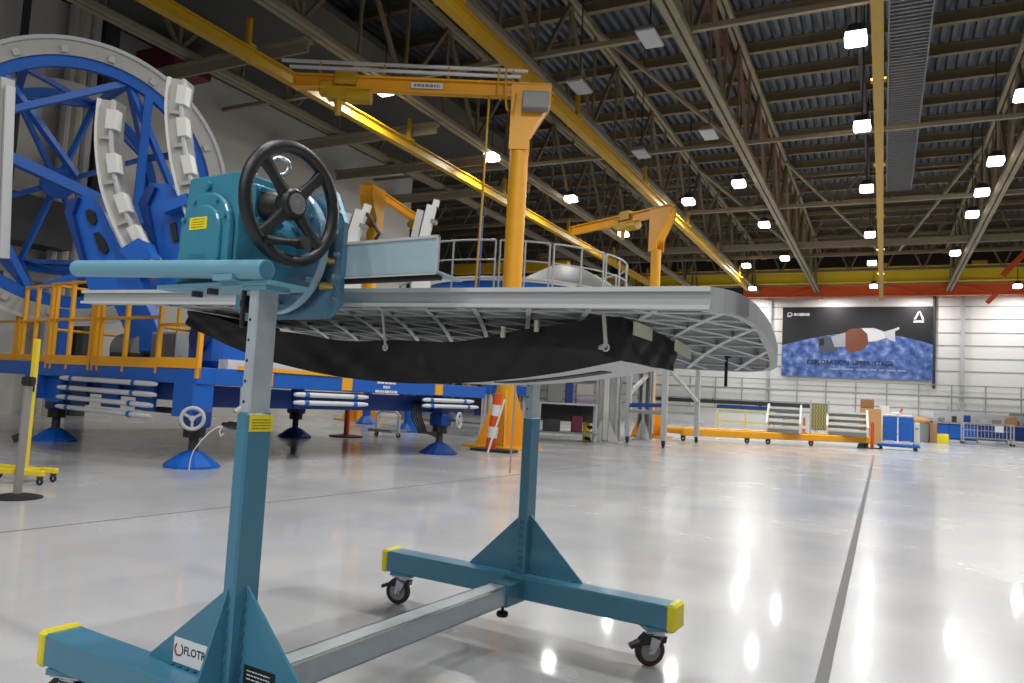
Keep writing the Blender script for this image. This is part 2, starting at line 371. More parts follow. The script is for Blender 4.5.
# ---- lamps
def light_at(x, y, z, power=LAMP_W):
    ld = bpy.data.lights.new('lamp_or_fill_light', 'AREA'); ld.shape = 'SQUARE'; ld.size = 0.34; ld.energy = power; ld.color = (1.0, 0.985, 0.95)
    lo = bpy.data.objects.new('lamp_or_fill_light', ld); COL.objects.link(lo); lo.location = (x, y, z); return lo
def lamp_mesh(name, m):
    r = bpy.data.objects.new(name, None); COL.objects.link(r)
    MB().hull([(-0.21, -0.21, 0.2), (0.21, -0.21, 0.2), (0.21, 0.21, 0.2), (-0.21, 0.21, 0.2), (-0.12, -0.12, 0.4), (0.12, -0.12, 0.4), (0.12, 0.12, 0.4), (-0.12, 0.12, 0.4)]).build('housing', DARK, r)
    MB().hull([(-0.18, -0.18, 0.0), (0.18, -0.18, 0.0), (0.18, 0.18, 0.0), (-0.18, 0.18, 0.0), (-0.22, -0.22, 0.05), (0.22, -0.22, 0.05), (0.22, 0.22, 0.05), (-0.22, 0.22, 0.05), (-0.2, -0.2, 0.2), (0.2, -0.2, 0.2), (0.2, 0.2, 0.2), (-0.2, 0.2, 0.2)]).build('lens', m, r)
    return r
def stem(root, z0):
    x, y, z = root.location
    k = abs((y + 1.0) / 2.05 - round((y + 1.0) / 2.05)) * 2.05
    MB().tube((0, 0, z0), (0, 0, (12.255 if k < 0.13 else 12.605) - z), 0.02, n=6).build('stem', DARK, root)
LP = []
rows = [(-0.64, [17.0, 22.4, 28.8, 36.3, 43.2, 51.0], 'beside the yellow rail with the walkway'),
        (-4.75, [27.0, 33.4, 41.1], 'beside the pale truss between two yellow rails'),
        ((-7.0, -7.0, -7.9), [28.9, 42.9, 51.2], 'beside the middle yellow rail'),
        ((-12.15, -12.0, -11.35, -11.25), [15.8, 21.7, 27.3, 33.8], 'beside the outermost yellow rail'),
        (3.0, [21.4, 26.7, 30.3, 33.5, 41.2], 'beside the truss past the grating walkway'),
        (6.95, [51.9], 'under the orange girder end')]
ordn = ['nearest', 'second nearest', 'third nearest', 'fourth nearest', 'fifth nearest', 'last and smallest']
proto = None; curs = []
for xs, ys, where in rows:
    for i, y in enumerate(ys):
        x = xs[i] if isinstance(xs, tuple) else xs
        lab = 'lit square lamp %s' % where if len(ys) == 1 else 'lit square lamp, %s in the row %s' % (ordn[i] if i < len(ys) - 1 else 'deepest', where)
        if proto is None:
            proto = lamp_mesh('high_bay_lamp', LAMPM); proto.location = (x, y, 9.0); tag(proto, lab, 'ceiling lamp', 'lit high bay lamps'); 
            cur = proto
        else: cur = dup(proto, (x, y, 9.0), 0, lab)
        curs.append(cur)
        light_at(x, y, 8.985)
for c_ in curs: stem(c_, 0.4)
for x in (-14, -8.5, -3.2, 2.0, 7.5): light_at(x, 55.2, 9.25, LAMP_W * 0.8)   # hidden fill lights added behind the girders to brighten the far wall
# lamps of the same grid around the camera, out of view
for x in (-4.2, -0.64, 3.1):
    for y in (-3.5, 2.5, 9.0): light_at(x, y, 8.985, LAMP_W * (0.6 if x > 0 else 0.9))
[light_at(x, y, 8.985, LAMP_W) for x in (-7.5, -2, 3.5) for y in (-10, -16, -22)]; light_at(7.5, 12, 8.985, LAMP_W * 0.7); light_at(7.5, 25, 8.985, LAMP_W * 0.7); light_at(7.5, 38, 8.985)  # rear group is unseen fill, added to light surfaces facing the camera
poff = None
for x, y, lab in ((-4.75, 15.5, 'unlit pale lamp panel beside the truss between yellow rails, nearest one'), (-4.75, 21.8, 'unlit pale lamp panel beside the truss between yellow rails, second one'), (-7.15, 17.4, 'unlit pale lamp panel right above the tall orange jib crane'), (-7.15, 22.9, 'unlit pale lamp panel farther along the middle yellow rail')):
    if poff is None:
        poff = bpy.data.objects.new('unlit_lamp', None); COL.objects.link(poff); poff.location = (x, y, 9.1); tag(poff, lab, 'ceiling lamp', 'unlit lamp panels')
        MB().box(-0.2, 0.2, -0.42, 0.42, 0.0, 0.03).build('lens', LAMPOFF, poff); MB().hull([(-0.22, -0.44, 0.03), (0.22, -0.44, 0.03), (0.22, 0.44, 0.03), (-0.22, 0.44, 0.03), (-0.14, -0.3, 0.18), (0.14, -0.3, 0.18), (0.14, 0.3, 0.18), (-0.14, 0.3, 0.18)]).build('housing', LGREY, poff)
        pass
        offs = [poff]
    else: offs.append(dup(poff, (x, y, 9.1), 0, lab))
for c_ in offs: stem(c_, 0.18)
# ================================================================ ROTATING STAND (foreground)
PRINT = mat('label_print', (120, 92, 20), 0.6)
SR = math.radians(-4.5)
_ex = Vector((math.cos(SR), math.sin(SR), 0)); _ey = Vector((-math.sin(SR), math.cos(SR), 0))
SO = Vector((-1.49, 3.16, 0)) - _ey * 1.65
st = thing('rotating_stand', 'teal wheeled work stand with two posts, gearbox and large black handwheel', 'work stand', SO, SR)
WELD = mat('teal_weld', (40, 104, 138), 0.5)
def post(a, b, toward):
    # sleeve, inner tube, gussets, weld beads
    sl = MB().bbox(a - 0.023, a + 0.023, b - 0.043, b + 0.043, 0.25, 0.972 if toward < 0 else 0.962, 0.006).build('post_sleeve', TEAL, st)
    lp = 1.31 if toward < 0 else 1.245
    ip = MB().bbox(a - 0.018, a + 0.018, b - 0.036, b + 0.036, 0.30, lp, 0.004).build('inner_post', GALV, st)
    mb = MB()
    z = 1.0
    while z < 1.25:
        mb.tube((a - 0.006, b - 0.0366, z), (a - 0.006, b - 0.0362, z), 0.0045, n=10)
        z += 0.055
    mb.build('adjustment_hole', BLACK, ip)
    for s in (-1, 1):
        GL = 0.365 if (s < 0 and toward < 0) else 0.30
        MB().prism([(a + s * 0.022, b - 0.004, 0.52), (a + s * 0.022, b - 0.004, 0.258), (a + s * GL, b - 0.004, 0.250), (a + s * (GL - 0.012), b - 0.004, 0.268)], (0, 0.008, 0)).build('gusset', TEAL, st)
    MB().prism([(a - 0.004, b + toward * 0.042, 0.52), (a - 0.004, b + toward * 0.042, 0.258), (a - 0.004, b + toward * 0.128, 0.258), (a - 0.004, b + toward * 0.122, 0.275)], (0.008, 0, 0)).build('gusset', TEAL, st) if toward < 0 else None
    mb = MB(); m3 = MB(); z = 0.29
    while z < 0.51:
        mb.bbox(a + 0.0225, a + 0.027, b - 0.010, b - 0.003, z, z + 0.017, 0.002).bbox(a + 0.0225, a + 0.027, b + 0.004, b + 0.010, z, z + 0.017, 0.002)
        m3.bbox(a + 0.003, a + 0.010, b - 0.047, b - 0.042, z, z + 0.017, 0.002).bbox(a - 0.010, a - 0.003, b - 0.047, b - 0.042, z, z + 0.017, 0.002)
        z += 0.032
    mb.build('weld_seam', WELD, sl); m3.build('weld_seam', WELD, sl)
    x = 0.06
    while x < 0.27:
        for s in (-1, 1): MB().bbox(a + s * x - 0.008, a + s * x + 0.008, b - 0.010, b - 0.003, 0.257, 0.263, 0.002).build('weld_bead', WELD, sl)
        x += 0.032
    return sl, ip
near, nip = post(0.105, 0.0, -1)
far_, fip = post(0.035, 1.65, 1)
def caster(a, b, ang, dark=False):
    # a swivel caster: wheel, hub, fork, top plate, brake pedal
    ca, sa = math.cos(ang), math.sin(ang)
    def R(p): x, y, z = p; return (a + x * ca - y * sa, b + x * sa + y * ca, z)
    c = MB().box(-0.06, 0.06, -0.045, 0.045, 0.145, 0.162).xf(R).build('caster_mount', TEAL, st)
    MB().box(-0.05, 0.05, -0.04, 0.04, 0.138, 0.146).xf(R).build('swivel_plate', CHROME, c)
    MB().disc(0.03, 0, 0.014, (0, 0, 0.126), (0, 0, 1), 16).xf(R).build('swivel_bearing', CHROME, c)
    o = 0.03
    for s in (-1, 1):
        MB().prism([(-0.022, s * 0.022 - 0.002, 0.128), (0.03, s * 0.022 - 0.002, 0.128), (o + 0.014, s * 0.022 - 0.002, 0.052), (o - 0.012, s * 0.022 - 0.002, 0.052)], (0, 0.004, 0)).xf(R).build('fork', CHROME, c)
    MB().lathe([(0.042, -0.017), (0.054, -0.017), (0.0615, -0.009), (0.0625, 0), (0.0615, 0.009), (0.054, 0.017), (0.042, 0.017), (0.042, -0.017)], (o, 0, 0.0625), (0, 1, 0), 28).xf(R).build('tyre', mat('tyre_dark_red', (58, 22, 24), 0.5) if dark else RUBBER, c, True)
    MB().disc(0.043, -0.012, 0.012, (o, 0, 0.0625), (0, 1, 0), 24).xf(R).build('wheel_core', GREYM, c)
    MB().tube((o, -0.03, 0.0625), (o, 0.03, 0.0625), 0.009, n=10).xf(R).build('axle', CHROME, c)
    MB().hull([(-0.035, -0.024, 0.120), (-0.035, 0.024, 0.120), (0.05, -0.024, 0.128), (0.05, 0.024, 0.128), (0.075, -0.022, 0.105), (0.075, 0.022, 0.105), (0.078, -0.02, 0.085), (0.078, 0.02, 0.085), (-0.03, -0.024, 0.095), (-0.03, 0.024, 0.095)]).hull([(0.07, -0.02, 0.105), (0.07, 0.02, 0.105), (0.118, -0.016, 0.085), (0.118, 0.016, 0.085), (0.112, -0.016, 0.07), (0.112, 0.016, 0.07), (0.07, -0.02, 0.09), (0.07, 0.02, 0.09)]).xf(R).build('brake_pedal', BLACK, c)
    MB().hull([(0.0, -0.030, 0.125), (0.05, -0.030, 0.115), (0.055, -0.030, 0.07), (0.01, -0.030, 0.06), (0.0, -0.024, 0.125), (0.05, -0.024, 0.115), (0.055, -0.024, 0.07), (0.01, -0.024, 0.06)]).xf(R).build('wheel_guard', BLACK, c)
for b, LE in ((-0.03, 0.655), (1.615, 0.70)):
    RE = 0.735 if b < 1 else 0.75
    lt = MB().bbox(-LE, RE, b - 0.055, b + 0.055, 0.16, 0.256, 0.006).build('leg_tube', TEAL, st)
    for s in (-1, 1):
        ee = RE if s > 0 else LE
        MB().bbox(min(s * (ee - 0.01), s * (ee + 0.03)), max(s * (ee - 0.01), s * (ee + 0.03)), b - 0.061, b + 0.061, 0.155, 0.263, 0.010).build('end_cap', YEL, lt)
caster(-0.575, -0.03, math.radians(200)); caster(0.655, -0.03, math.radians(160)); caster(-0.62, 1.615, math.radians(195)); caster(0.688, 1.615, math.radians(222), True)
MB().bbox(-0.01, 0.09, 1.42, 1.575, 0.155, 0.25, 0.004).build('beam_socket', TEAL, st)
MB().bbox(-0.005, 0.095, -0.30, -0.05, 0.158, 0.252, 0.004).build('beam_socket', TEAL, st)
cbm = MB()
for (x0, x1, z0, z1) in ((0.0, 0.005, 0.164, 0.246), (0.075, 0.08, 0.164, 0.246), (0.0, 0.08, 0.241, 0.246), (0.0, 0.08, 0.164, 0.169)): cbm.box(x0, x1, 0.02, 1.48, z0, z1)
cbm.build('cross_beam', GALV, st)
MB().box(0.0795, 0.0805, 0.06, 1.44, 0.238, 0.2462).build('beam_edge', SHINY, st)
kb = MB().tube((0.045, 1.46, 0.158), (0.045, 1.46, 0.125), 0.007, n=10).build('clamp_screw', BLACK, st)
MB().lathe([(0.001, 0), (0.022, 0), (0.026, 0.006), (0.026, 0.016), (0.020, 0.022), (0.001, 0.022)], (0.045, 1.46, 0.105), (0, 0, 1), 16).build('knob', BLACK, kb, True)
# stickers on the near post and gussets
lb = MB().prism([(-0.146, -0.0055, 0.266), (0.035, -0.0055, 0.266), (0.035, -0.0055, 0.334), (-0.146, -0.0055, 0.334)], (0, 0.001, 0)).build('maker_label', LABW, st)
tag(lb, 'white maker label with black lettering and a red swirl')
text_mb('FLOTRON', 0.031, (-0.030, -0.0058, 0.304), (1, 0, 0), (0, 0, 1), 0.0004, bold=0.0006).build('lettering', INK, lb)
MB().torus((-0.121, -0.0060, 0.303), (0, 1, 0), 0.016, 0.0018, 20, 6, 0.5, 3.4).build('swirl', INK, lb)
MB().torus((-0.121, -0.0060, 0.303), (0, 1, 0), 0.0175, 0.0026, 20, 6, 3.5, 5.6).build('swirl', INKR, lb)
npl = MB().box(0.145, 0.26, -0.006, -0.0042, 0.275, 0.322).build('nameplate', INK, st); tag(npl, 'black nameplate with silver lettering')
dashes(MB(), (0.20, -0.006, 0.300), (1, 0, 0), (0, 0, 1), 0.085, 0.03, 3, 0.28, 4, 0.0006).build('lettering', LABW, npl)
yl = MB().box(0.1282, 0.1292, -0.036, 0.042, 0.922, 0.968).build('caution_label', LABY, st); tag(yl, 'yellow caution label with small black print')
dashes(MB(), (0.1292, 0.003, 0.942), (0, 1, 0), (0, 0, 1), 0.062, 0.03, 4, 0.3, 5, 0.0005).build('print', PRINT, yl)
lk = MB().tube((0.082, -0.02, 0.931), (0.03, -0.02, 0.933), 0.011, n=12).tube((0.03, -0.02, 0.933), (0.005, -0.02, 0.933), 0.007, n=10).build('locking_pin', BLACK, st)
MB().path([(0.01, -0.025, 0.929), (-0.01, -0.03, 0.924), (-0.03, -0.035, 0.910), (-0.055, -0.04, 0.886), (-0.078, -0.045, 0.856), (-0.088, -0.045, 0.831), (-0.090, -0.045, 0.800)], 0.0018, 6).path([(0.01, -0.025, 0.929), (0.004, -0.03, 0.914), (0.012, -0.03, 0.902), (0.022, -0.03, 0.910)], 0.0018, 6).build('lanyard', LABW, lk)
MB().tube((0.08, -0.02, 0.80), (0.072, -0.02, 0.80), 0.012, n=10).tube((0.08, -0.02, 0.765), (0.072, -0.02, 0.765), 0.012, n=10).build('side_bolt', CHROME, st)
MB().tube((0.087, -0.01, 1.265), (0.062, -0.012, 1.265), 0.009, n=10).lathe([(0.001, 0), (0.018, 0), (0.024, 0.006), (0.024, 0.014), (0.014, 0.02), (0.001, 0.02)], (0.045, -0.012, 1.265), (1, 0, 0), 14).tube((0.06, -0.03, 1.30), (0.06, -0.03, 1.20), 0.007, n=8).build('star_knob', BLACK, st)
# head: plate, handle tube, gearbox, handwheel, flange, bracket
HP = MB().box(-0.31, 0.175, -0.045, 0.10, 1.312, 1.324).build('mounting_plate', LTEAL, st)
MB().tube((-0.21, 0.02, 1.296), (-0.21, 0.02, 1.312), 0.016, n=6).build('plate_bolt', DARK, HP)
MB().tube((-0.10, -0.01, 1.296), (-0.10, -0.01, 1.312), 0.016, n=6).build('plate_bolt', DARK, HP)
MB().prism([(0.06, -0.04, 1.312), (0.155, -0.04, 1.312), (0.155, -0.04, 1.300), (0.06, -0.04, 1.300)], (0, 0.085, 0)).build('post_cap', LTEAL, st)
MB().tube((0.165, -0.05, 1.350), (-0.735, -0.05, 1.392), 0.0265, n=24).build('handle_tube', LTEAL, st, True)
MB().disc(0.022, 0, 0.002, (0.165, -0.05, 1.350), (1, 0, 0), 20).build('tube_plug', TEAL, st)
MB().box(-0.02, 0.06, -0.075, 0.02, 1.324, 1.34).build('tube_clamp', LTEAL, st)
gb = MB().hull([(-0.285, 0, 1.335), (-0.03, 0, 1.335), (-0.03, 0, 1.655), (-0.262, 0, 1.655), (-0.295, 0, 1.40),
                (-0.285, 0.15, 1.335), (-0.05, 0.15, 1.335), (-0.03, 0.15, 1.655), (-0.262, 0.15, 1.655), (-0.295, 0.15, 1.40)]).build('gearbox', GEAR, st)
mod = gb.modifiers.new('edge', 'BEVEL'); mod.width = 0.006; mod.segments = 2; mod.limit_method = 'ANGLE'
tag(gb, 'blue green gearbox housing with round cover')
MB().box(-0.29, -0.02, -0.01, 0.10, 1.322, 1.336).build('gearbox_foot', GEAR, gb)
def dshape(cx, cz, r, bot, n=14):
    p = [(cx + r * math.cos(math.pi * i / n), 0, cz + r * math.sin(math.pi * i / n)) for i in range(n + 1)]
    q = 0.035
    p += [(cx - r, 0, bot + q), (cx - r + q * 0.3, 0, bot + q * 0.3), (cx - r + q, 0, bot), (cx + r - q, 0, bot), (cx + r - q * 0.3, 0, bot + q * 0.3), (cx + r, 0, bot + q)]
    return p
cv = MB().prism(dshape(-0.148, 1.487, 0.110, 1.352), (0, -0.022, 0)).build('gearbox_cover', GEAR, gb)
cv2 = MB().prism(dshape(-0.146, 1.475, 0.082, 1.362), (0, -0.034, 0)).build('cover_boss', GEAR, gb)
for q in (cv, cv2):
    m2 = q.modifiers.new('edge', 'BEVEL'); m2.width = 0.008; m2.segments = 3; m2.limit_method = 'ANGLE'; m2.angle_limit = 0.6
for t in (0.35, 1.0, 2.1, 2.8, 4.2):
    MB().tube((-0.148 + 0.096 * math.cos(t), -0.030, 1.487 + 0.097 * math.sin(t)), (-0.148 + 0.096 * math.cos(t), -0.018, 1.487 + 0.097 * math.sin(t)), 0.008, n=6).build('cover_bolt', GEAR, gb)
MB().tube((-0.168, -0.012, 1.622), (-0.168, 0.0, 1.622), 0.014, n=12).tube((-0.168, -0.014, 1.622), (-0.168, -0.002, 1.622), 0.008, n=6).build('vent_plug', GEAR, gb)
gl = MB().box(-0.196, -0.118, -0.0356, -0.0344, 1.484, 1.520).build('warning_label', LABY, gb); tag(gl, 'yellow warning label on the gearbox cover')
dashes(MB(), (-0.157, -0.0356, 1.502), (1, 0, 0), (0, 0, 1), 0.058, 0.03, 4, 0.3, 8, 0.0004).build('warning_print', PRINT, gb)
dashes(MB(), (-0.15, -0.0344, 1.398), (1, 0, 0), (0, 0, 1), 0.07, 0.028, 4, 0.3, 9, 0.0004).build('cast_lettering', WELD, gb)
def eyebolt(a, b, z, r):
    e = MB().torus((a, b, z + r + 0.02), (0.6, -0.8, 0), r, 0.007, 24, 8).lathe([(0.001, 0), (0.02, 0), (0.016, 0.012), (0.009, 0.026), (0.001, 0.026)], (a, b, z), (0, 0, 1), 14).build('eyebolt', CHROME, st, True)
eyebolt(-0.035, 0.14, 1.66, 0.027); eyebolt(-0.15, 0.12, 1.642, 0.02)
# side flange with bearing and handwheel
MB().bbox(-0.035, -0.006, 0.03, 0.145, 1.51, 1.625, 0.006).build('side_flange', GEAR, st)
for db, dz in ((-0.045, -0.045), (0.035, -0.045), (-0.045, 0.045), (0.035, 0.045)):
    MB().tube((-0.008, 0.095 + db, 1.565 + dz), (0.004, 0.095 + db, 1.565 + dz), 0.008, n=6).build('flange_bolt', GEAR, st)
MB().lathe([(0.001, 0), (0.048, 0), (0.050, 0.012), (0.042, 0.04), (0.034, 0.06), (0.001, 0.06)], (-0.006, 0.09, 1.566), (1, 0, 0), 24).build('bearing_hub', BLACK, st, True)
WA, WBb, WZc = 0.09, 0.085, 1.566
hw = MB().torus((WA, WBb, WZc), (1, 0, 0), 0.163, 0.0185, 56, 14)
hw.lathe([(0.001, -0.03), (0.036, -0.03), (0.046, -0.012), (0.046, 0.010), (0.038, 0.02), (0.001, 0.02)], (WA, WBb, WZc), (1, 0, 0), 28)
for k in range(4):
    t = math.radians(47 + 90 * k); u = Vector((0, math.cos(t), math.sin(t))); w = Vector((0, -math.sin(t), math.cos(t))); o = Vector((WA, WBb, WZc))
    pts = []
    for r_, hw_, th in ((0.035, 0.019, 0.013), (0.10, 0.0145, 0.010), (0.155, 0.020, 0.012)):
        pts.append([o + u * r_ + w * hw_ * a_ + Vector((th * b_, 0, 0)) for a_, b_ in ((-1, -0.6), (-0.6, -1), (0.6, -1), (1, -0.6), (1, 0.6), (0.6, 1), (-0.6, 1), (-1, 0.6))])
    fs = [tuple(range(8))[::-1], tuple(range(16, 24))] + [(i * 8 + j, i * 8 + (j + 1) % 8, (i + 1) * 8 + (j + 1) % 8, (i + 1) * 8 + j) for i in range(2) for j in range(8)]
    hw.add([p for q in pts for p in q], fs)
hwo = hw.build('handwheel', WHEELB, st, True); tag(hwo, 'large black four spoke handwheel')
MB().disc(0.030, 0.018, 0.024, (WA, WBb, WZc), (1, 0, 0), 28).build('hub_plate', CHROME, hwo)
MB().tube((WA + 0.02, WBb, WZc), (WA + 0.032, WBb, WZc), 0.008, n=6).build('hub_bolt', CHROME, hwo)
MB().tube((0.05, WBb + 0.01, WZc), (WA - 0.01, WBb, WZc), 0.016, n=14).build('shaft', DARK, hwo)
h0 = Vector((WA + 0.018, 0.112, 1.458)); h1 = Vector((WA + 0.026, -0.020, 1.440))
d_ = h1 - h0
MB().lathe([(0.001, 0), (0.012, 0), (0.013, 0.03), (0.010, 0.05), (0.010, 0.08), (0.014, 0.12), (0.012, d_.length), (0.001, d_.length)], h0, d_, 16).build('crank_grip', BLACK, hwo, True)
MB().tube(h0 - Vector((0.012, 0, 0)), h0 + Vector((0.022, 0, 0)), 0.017, n=16).build('crank_pivot', DARK, hwo)
# flange and adapter plate on the output axis
FA, FZ = -0.135, 1.475
fl = MB().ring(0.03, 0.20, 0.24, 0.262, (FA, 0, FZ), (0, 1, 0), 56).build('output_flange', ZINC, st, True)
MB().ring(0.196, 0.2015, 0.238, 0.264, (FA, 0, FZ), (0, 1, 0), 56).build('flange_rim', PALEB, fl)
for k in range(16):
    t = 2 * math.pi * (k + 0.5) / 16; p = (FA + 0.175 * math.cos(t), 0.226, FZ + 0.175 * math.sin(t))
    MB().tube(p, (p[0], 0.242, p[2]), 0.0095, n=6).build('flange_bolt', CHROME, fl)
MB().tube((FA, 0.14, FZ), (FA, 0.25, FZ), 0.10, n=28).build('output_hub', GEAR, st)
ap = MB().hull([(x, y, z) for y in (0.285, 0.303) for x, z in ((-0.37, 1.30), (-0.32, 1.26), (0.055, 1.26), (0.105, 1.30), (0.105, 1.56), (0.055, 1.66), (-0.32, 1.66), (-0.37, 1.56))]).build('adapter_plate', ZINC, st)
for z in (1.32, 1.39, 1.46, 1.53, 1.59):
    MB().tube((0.082, 0.276, z), (0.082, 0.286, z), 0.009, n=6).build('adapter_bolt', CHROME, ap)
for z in (1.36, 1.44):
    MB().tube((0.04, 0.262, z), (0.07, 0.29, z), 0.012, n=8).build('spacer_bolt', mat('brass', (178, 150, 90), 0.35, 0.8) if 'brass' not in MATS else MATS['brass'], ap)
bk = MB().box(0.075, 0.455, 0.305, 0.313, 1.388, 1.497).box(0.075, 0.455, 0.305, 0.335, 1.388, 1.394).box(0.075, 0.082, 0.305, 0.38, 1.388, 1.497).build('mounting_bracket', PALEB, st)
tag(bk, 'pale blue steel mounting bracket bolted to the flange')
MB().box(0.074, 0.457, 0.300, 0.306, 1.492, 1.500).box(0.450, 0.457, 0.300, 0.306, 1.386, 1.500).box(0.074, 0.457, 0.300, 0.306, 1.386, 1.391).build('bracket_edge', LGREY, bk)
MB().prism([(0.43, 0.304, 1.393), (0.455, 0.304, 1.393), (0.500, 0.37, 1.374), (0.475, 0.37, 1.374)], (0, 0, 0.006)).build('bracket_foot', PALEB, bk)
MB().box(0.08, 0.452, 0.312, 0.335, 1.374, 1.387).build('shadow_gap_strip', RUBBER, bk)  # black strip standing in for the shadow gap beneath the bracket
# tailstock on the far post
MB().box(-0.06, 0.13, 1.60, 1.70, 1.215, 1.235).build('tailstock_plate', TEAL, st)
MB().tube((-0.045, 1.62, 1.215), (-0.05, 1.62, 0.70), 0.004, n=6).build('pull_cord', LABW, st)
# ================================================================ LATTICE PANEL HELD BY THE STAND
def pz(a, b): return 1.372 - 0.0245 * a - 0.0946 * (max(b - 0.4, 0) / 1.1) ** 2.5
pn = thing('isogrid_shell', 'big pale grey panel with triangular ribs and black fabric wrap, bolted on the stand', 'aerospace panel', SO, SR)
OUT = [(-1.02, 0.40), (1.215, 0.40), (1.237, 0.431), (1.249, 0.468), (1.255, 0.518), (1.2575, 0.60), (1.2545, 0.702), (1.243, 0.844), (1.228, 0.998), (1.208, 1.167), (1.184, 1.341), (1.166, 1.425), (1.13, 1.48), (1.05, 1.515), (0.95, 1.52), (-0.85, 1.52), (-0.93, 1.46), (-0.97, 1.341), (-0.995, 1.167), (-1.01, 0.998), (-1.02, 0.844), (-1.025, 0.6)]
TH = 0.056
n_ = len(OUT)
def span(b):
    xs = []
    for i in range(n_):
        (a0, b0), (a1, b1) = OUT[i], OUT[(i + 1) % n_]
        if abs(b1 - b0) > 1e-9 and min(b0, b1) - 1e-9 <= b <= max(b0, b1) + 1e-9: xs.append(a0 + (a1 - a0) * (b - b0) / (b1 - b0))
    return min(xs), max(xs)
vs = []; fs = []; NB_ = 24
for k in range(NB_ + 1):
    b = 0.4005 + (1.5195 - 0.4005) * k / NB_; a0, a1 = span(b); a0 += 0.004; a1 -= 0.004
    vs += [(a0, b, pz(a0, b) - 0.001), (a1, b, pz(a1, b) - 0.001), (a1, b, pz(a1, b) - 0.008), (a0, b, pz(a0, b) - 0.008)]
for k in range(NB_): fs += [(k * 4 + j, k * 4 + (j + 1) % 4, k * 4 + 4 + (j + 1) % 4, k * 4 + 4 + j) for j in range(4)]
mb = MB().add(vs, fs + [(0, 1, 2, 3), tuple(NB_ * 4 + j for j in (3, 2, 1, 0))])
mb.build('panel_skin', PANEL, pn)
mb = MB(); cxy = Vector((-0.135, 0.95))
for i in range(n_):
    p, q = OUT[i], OUT[(i + 1) % n_]
    def ins(c, d=0.022): v = (cxy - Vector(c)); v = Vector((math.copysign(min(abs(v.x), d), v.x), math.copysign(min(abs(v.y), d), v.y))); return (c[0] + v.x, c[1] + v.y)
    pi, qi = ins(p), ins(q)
    mb.hexa([(p[0], p[1], pz(*p) - TH), (q[0], q[1], pz(*q) - TH), (qi[0], qi[1], pz(*q) - TH), (pi[0], pi[1], pz(*p) - TH), (p[0], p[1], pz(*p)), (q[0], q[1], pz(*q)), (qi[0], qi[1], pz(*q)), (pi[0], pi[1], pz(*p))])
rim = mb.build('panel_rim', PANEL, pn)
MB().box(-1.50, -1.0, 0.402, 0.45, 0, TH - 0.002).xf(lambda p: (p.x, p.y, p.z + pz(p.x, 0.4) - TH + 0.001)).build('edge_beam', PANEL, pn)
MB().box(-1.50, 1.215, 0.388, 0.40, 0, 0.012).xf(lambda p: (p.x, p.y, p.z + pz(p.x, 0.4) - 0.012)).build('rim_lip', RIBM, rim)
MB().box(-1.50, 1.215, 0.388, 0.40, 0, 0.010).xf(lambda p: (p.x, p.y, p.z + pz(p.x, 0.4) - TH)).build('rim_lip', RIBM, rim)
MB().prism([(1.252, 0.495, pz(1.25, 0.49) - 0.004), (1.257, 0.58, pz(1.26, 0.58) - 0.004), (1.257, 0.58, pz(1.26, 0.58) - 0.05), (1.252, 0.495, pz(1.25, 0.49) - 0.05)], (0.006, 0, 0)).build('rim_tab', GREYM, rim)
def clip(p, q):
    # clip segment to the convex outline
    t0, t1 = 0.0, 1.0; d = (q[0] - p[0], q[1] - p[1])
    for i in range(n_):
        a, b = OUT[i], OUT[(i + 1) % n_]; nx, ny = -(b[1] - a[1]), (b[0] - a[0])
        den = nx * d[0] + ny * d[1]; num = nx * (a[0] - p[0]) + ny * (a[1] - p[1])
        if abs(den) < 1e-9:
            if num > 0: return None
            continue
        t = num / den
        if den > 0: t0 = max(t0, t)
        else: t1 = min(t1, t)
    return None if t1 - t0 < 1e-3 else ((p[0] + d[0] * t0, p[1] + d[1] * t0), (p[0] + d[0] * t1, p[1] + d[1] * t1))
rb = MB(); sp = 0.185
def rib(p, q, w=0.003, h=0.048):
    c = clip(p, q)
    if c is None: return
    (a0, b0), (a1, b1) = c; d = Vector((a1 - a0, b1 - b0))
    if d.length < 0.08: return
    ln = d.length - 0.036; d.normalize(); a0 += d.x * 0.018; b0 += d.y * 0.018
    m = max(1, int(abs(d.y) * ln / 0.14)); s = Vector((-d.y, d.x)) * w
    for f, z0, z1 in ((1.0, -0.006, -0.006 - h), (2.6, -0.006 - h, -0.010 - h)):
        vs = []
        for i in range(m + 1):
            a = a0 + d.x * ln * i / m; b = b0 + d.y * ln * i / m; z = pz(a, b)
            vs += [(a - s.x * f, b - s.y * f, z + z1), (a + s.x * f, b + s.y * f, z + z1), (a + s.x * f, b + s.y * f, z + z0), (a - s.x * f, b - s.y * f, z + z0)]
        rb.add(vs, [(i * 4 + j, i * 4 + (j + 1) % 4, i * 4 + 4 + (j + 1) % 4, i * 4 + 4 + j) for i in range(m) for j in range(4)] + [(3, 2, 1, 0), tuple(m * 4 + j for j in range(4))])
for k in range(-14, 15):
    c = 0.02 + k * sp
    rib((c - 2, 0.95 - 2 * 1.732), (c + 2, 0.95 + 2 * 1.732)); rib((c + 2, 0.95 - 2 * 1.732), (c - 2, 0.95 + 2 * 1.732))
    rib((-2, 0.95 + k * sp * 0.866), (2, 0.95 + k * sp * 0.866))
rb.build('rib_lattice', RIBM, pn)
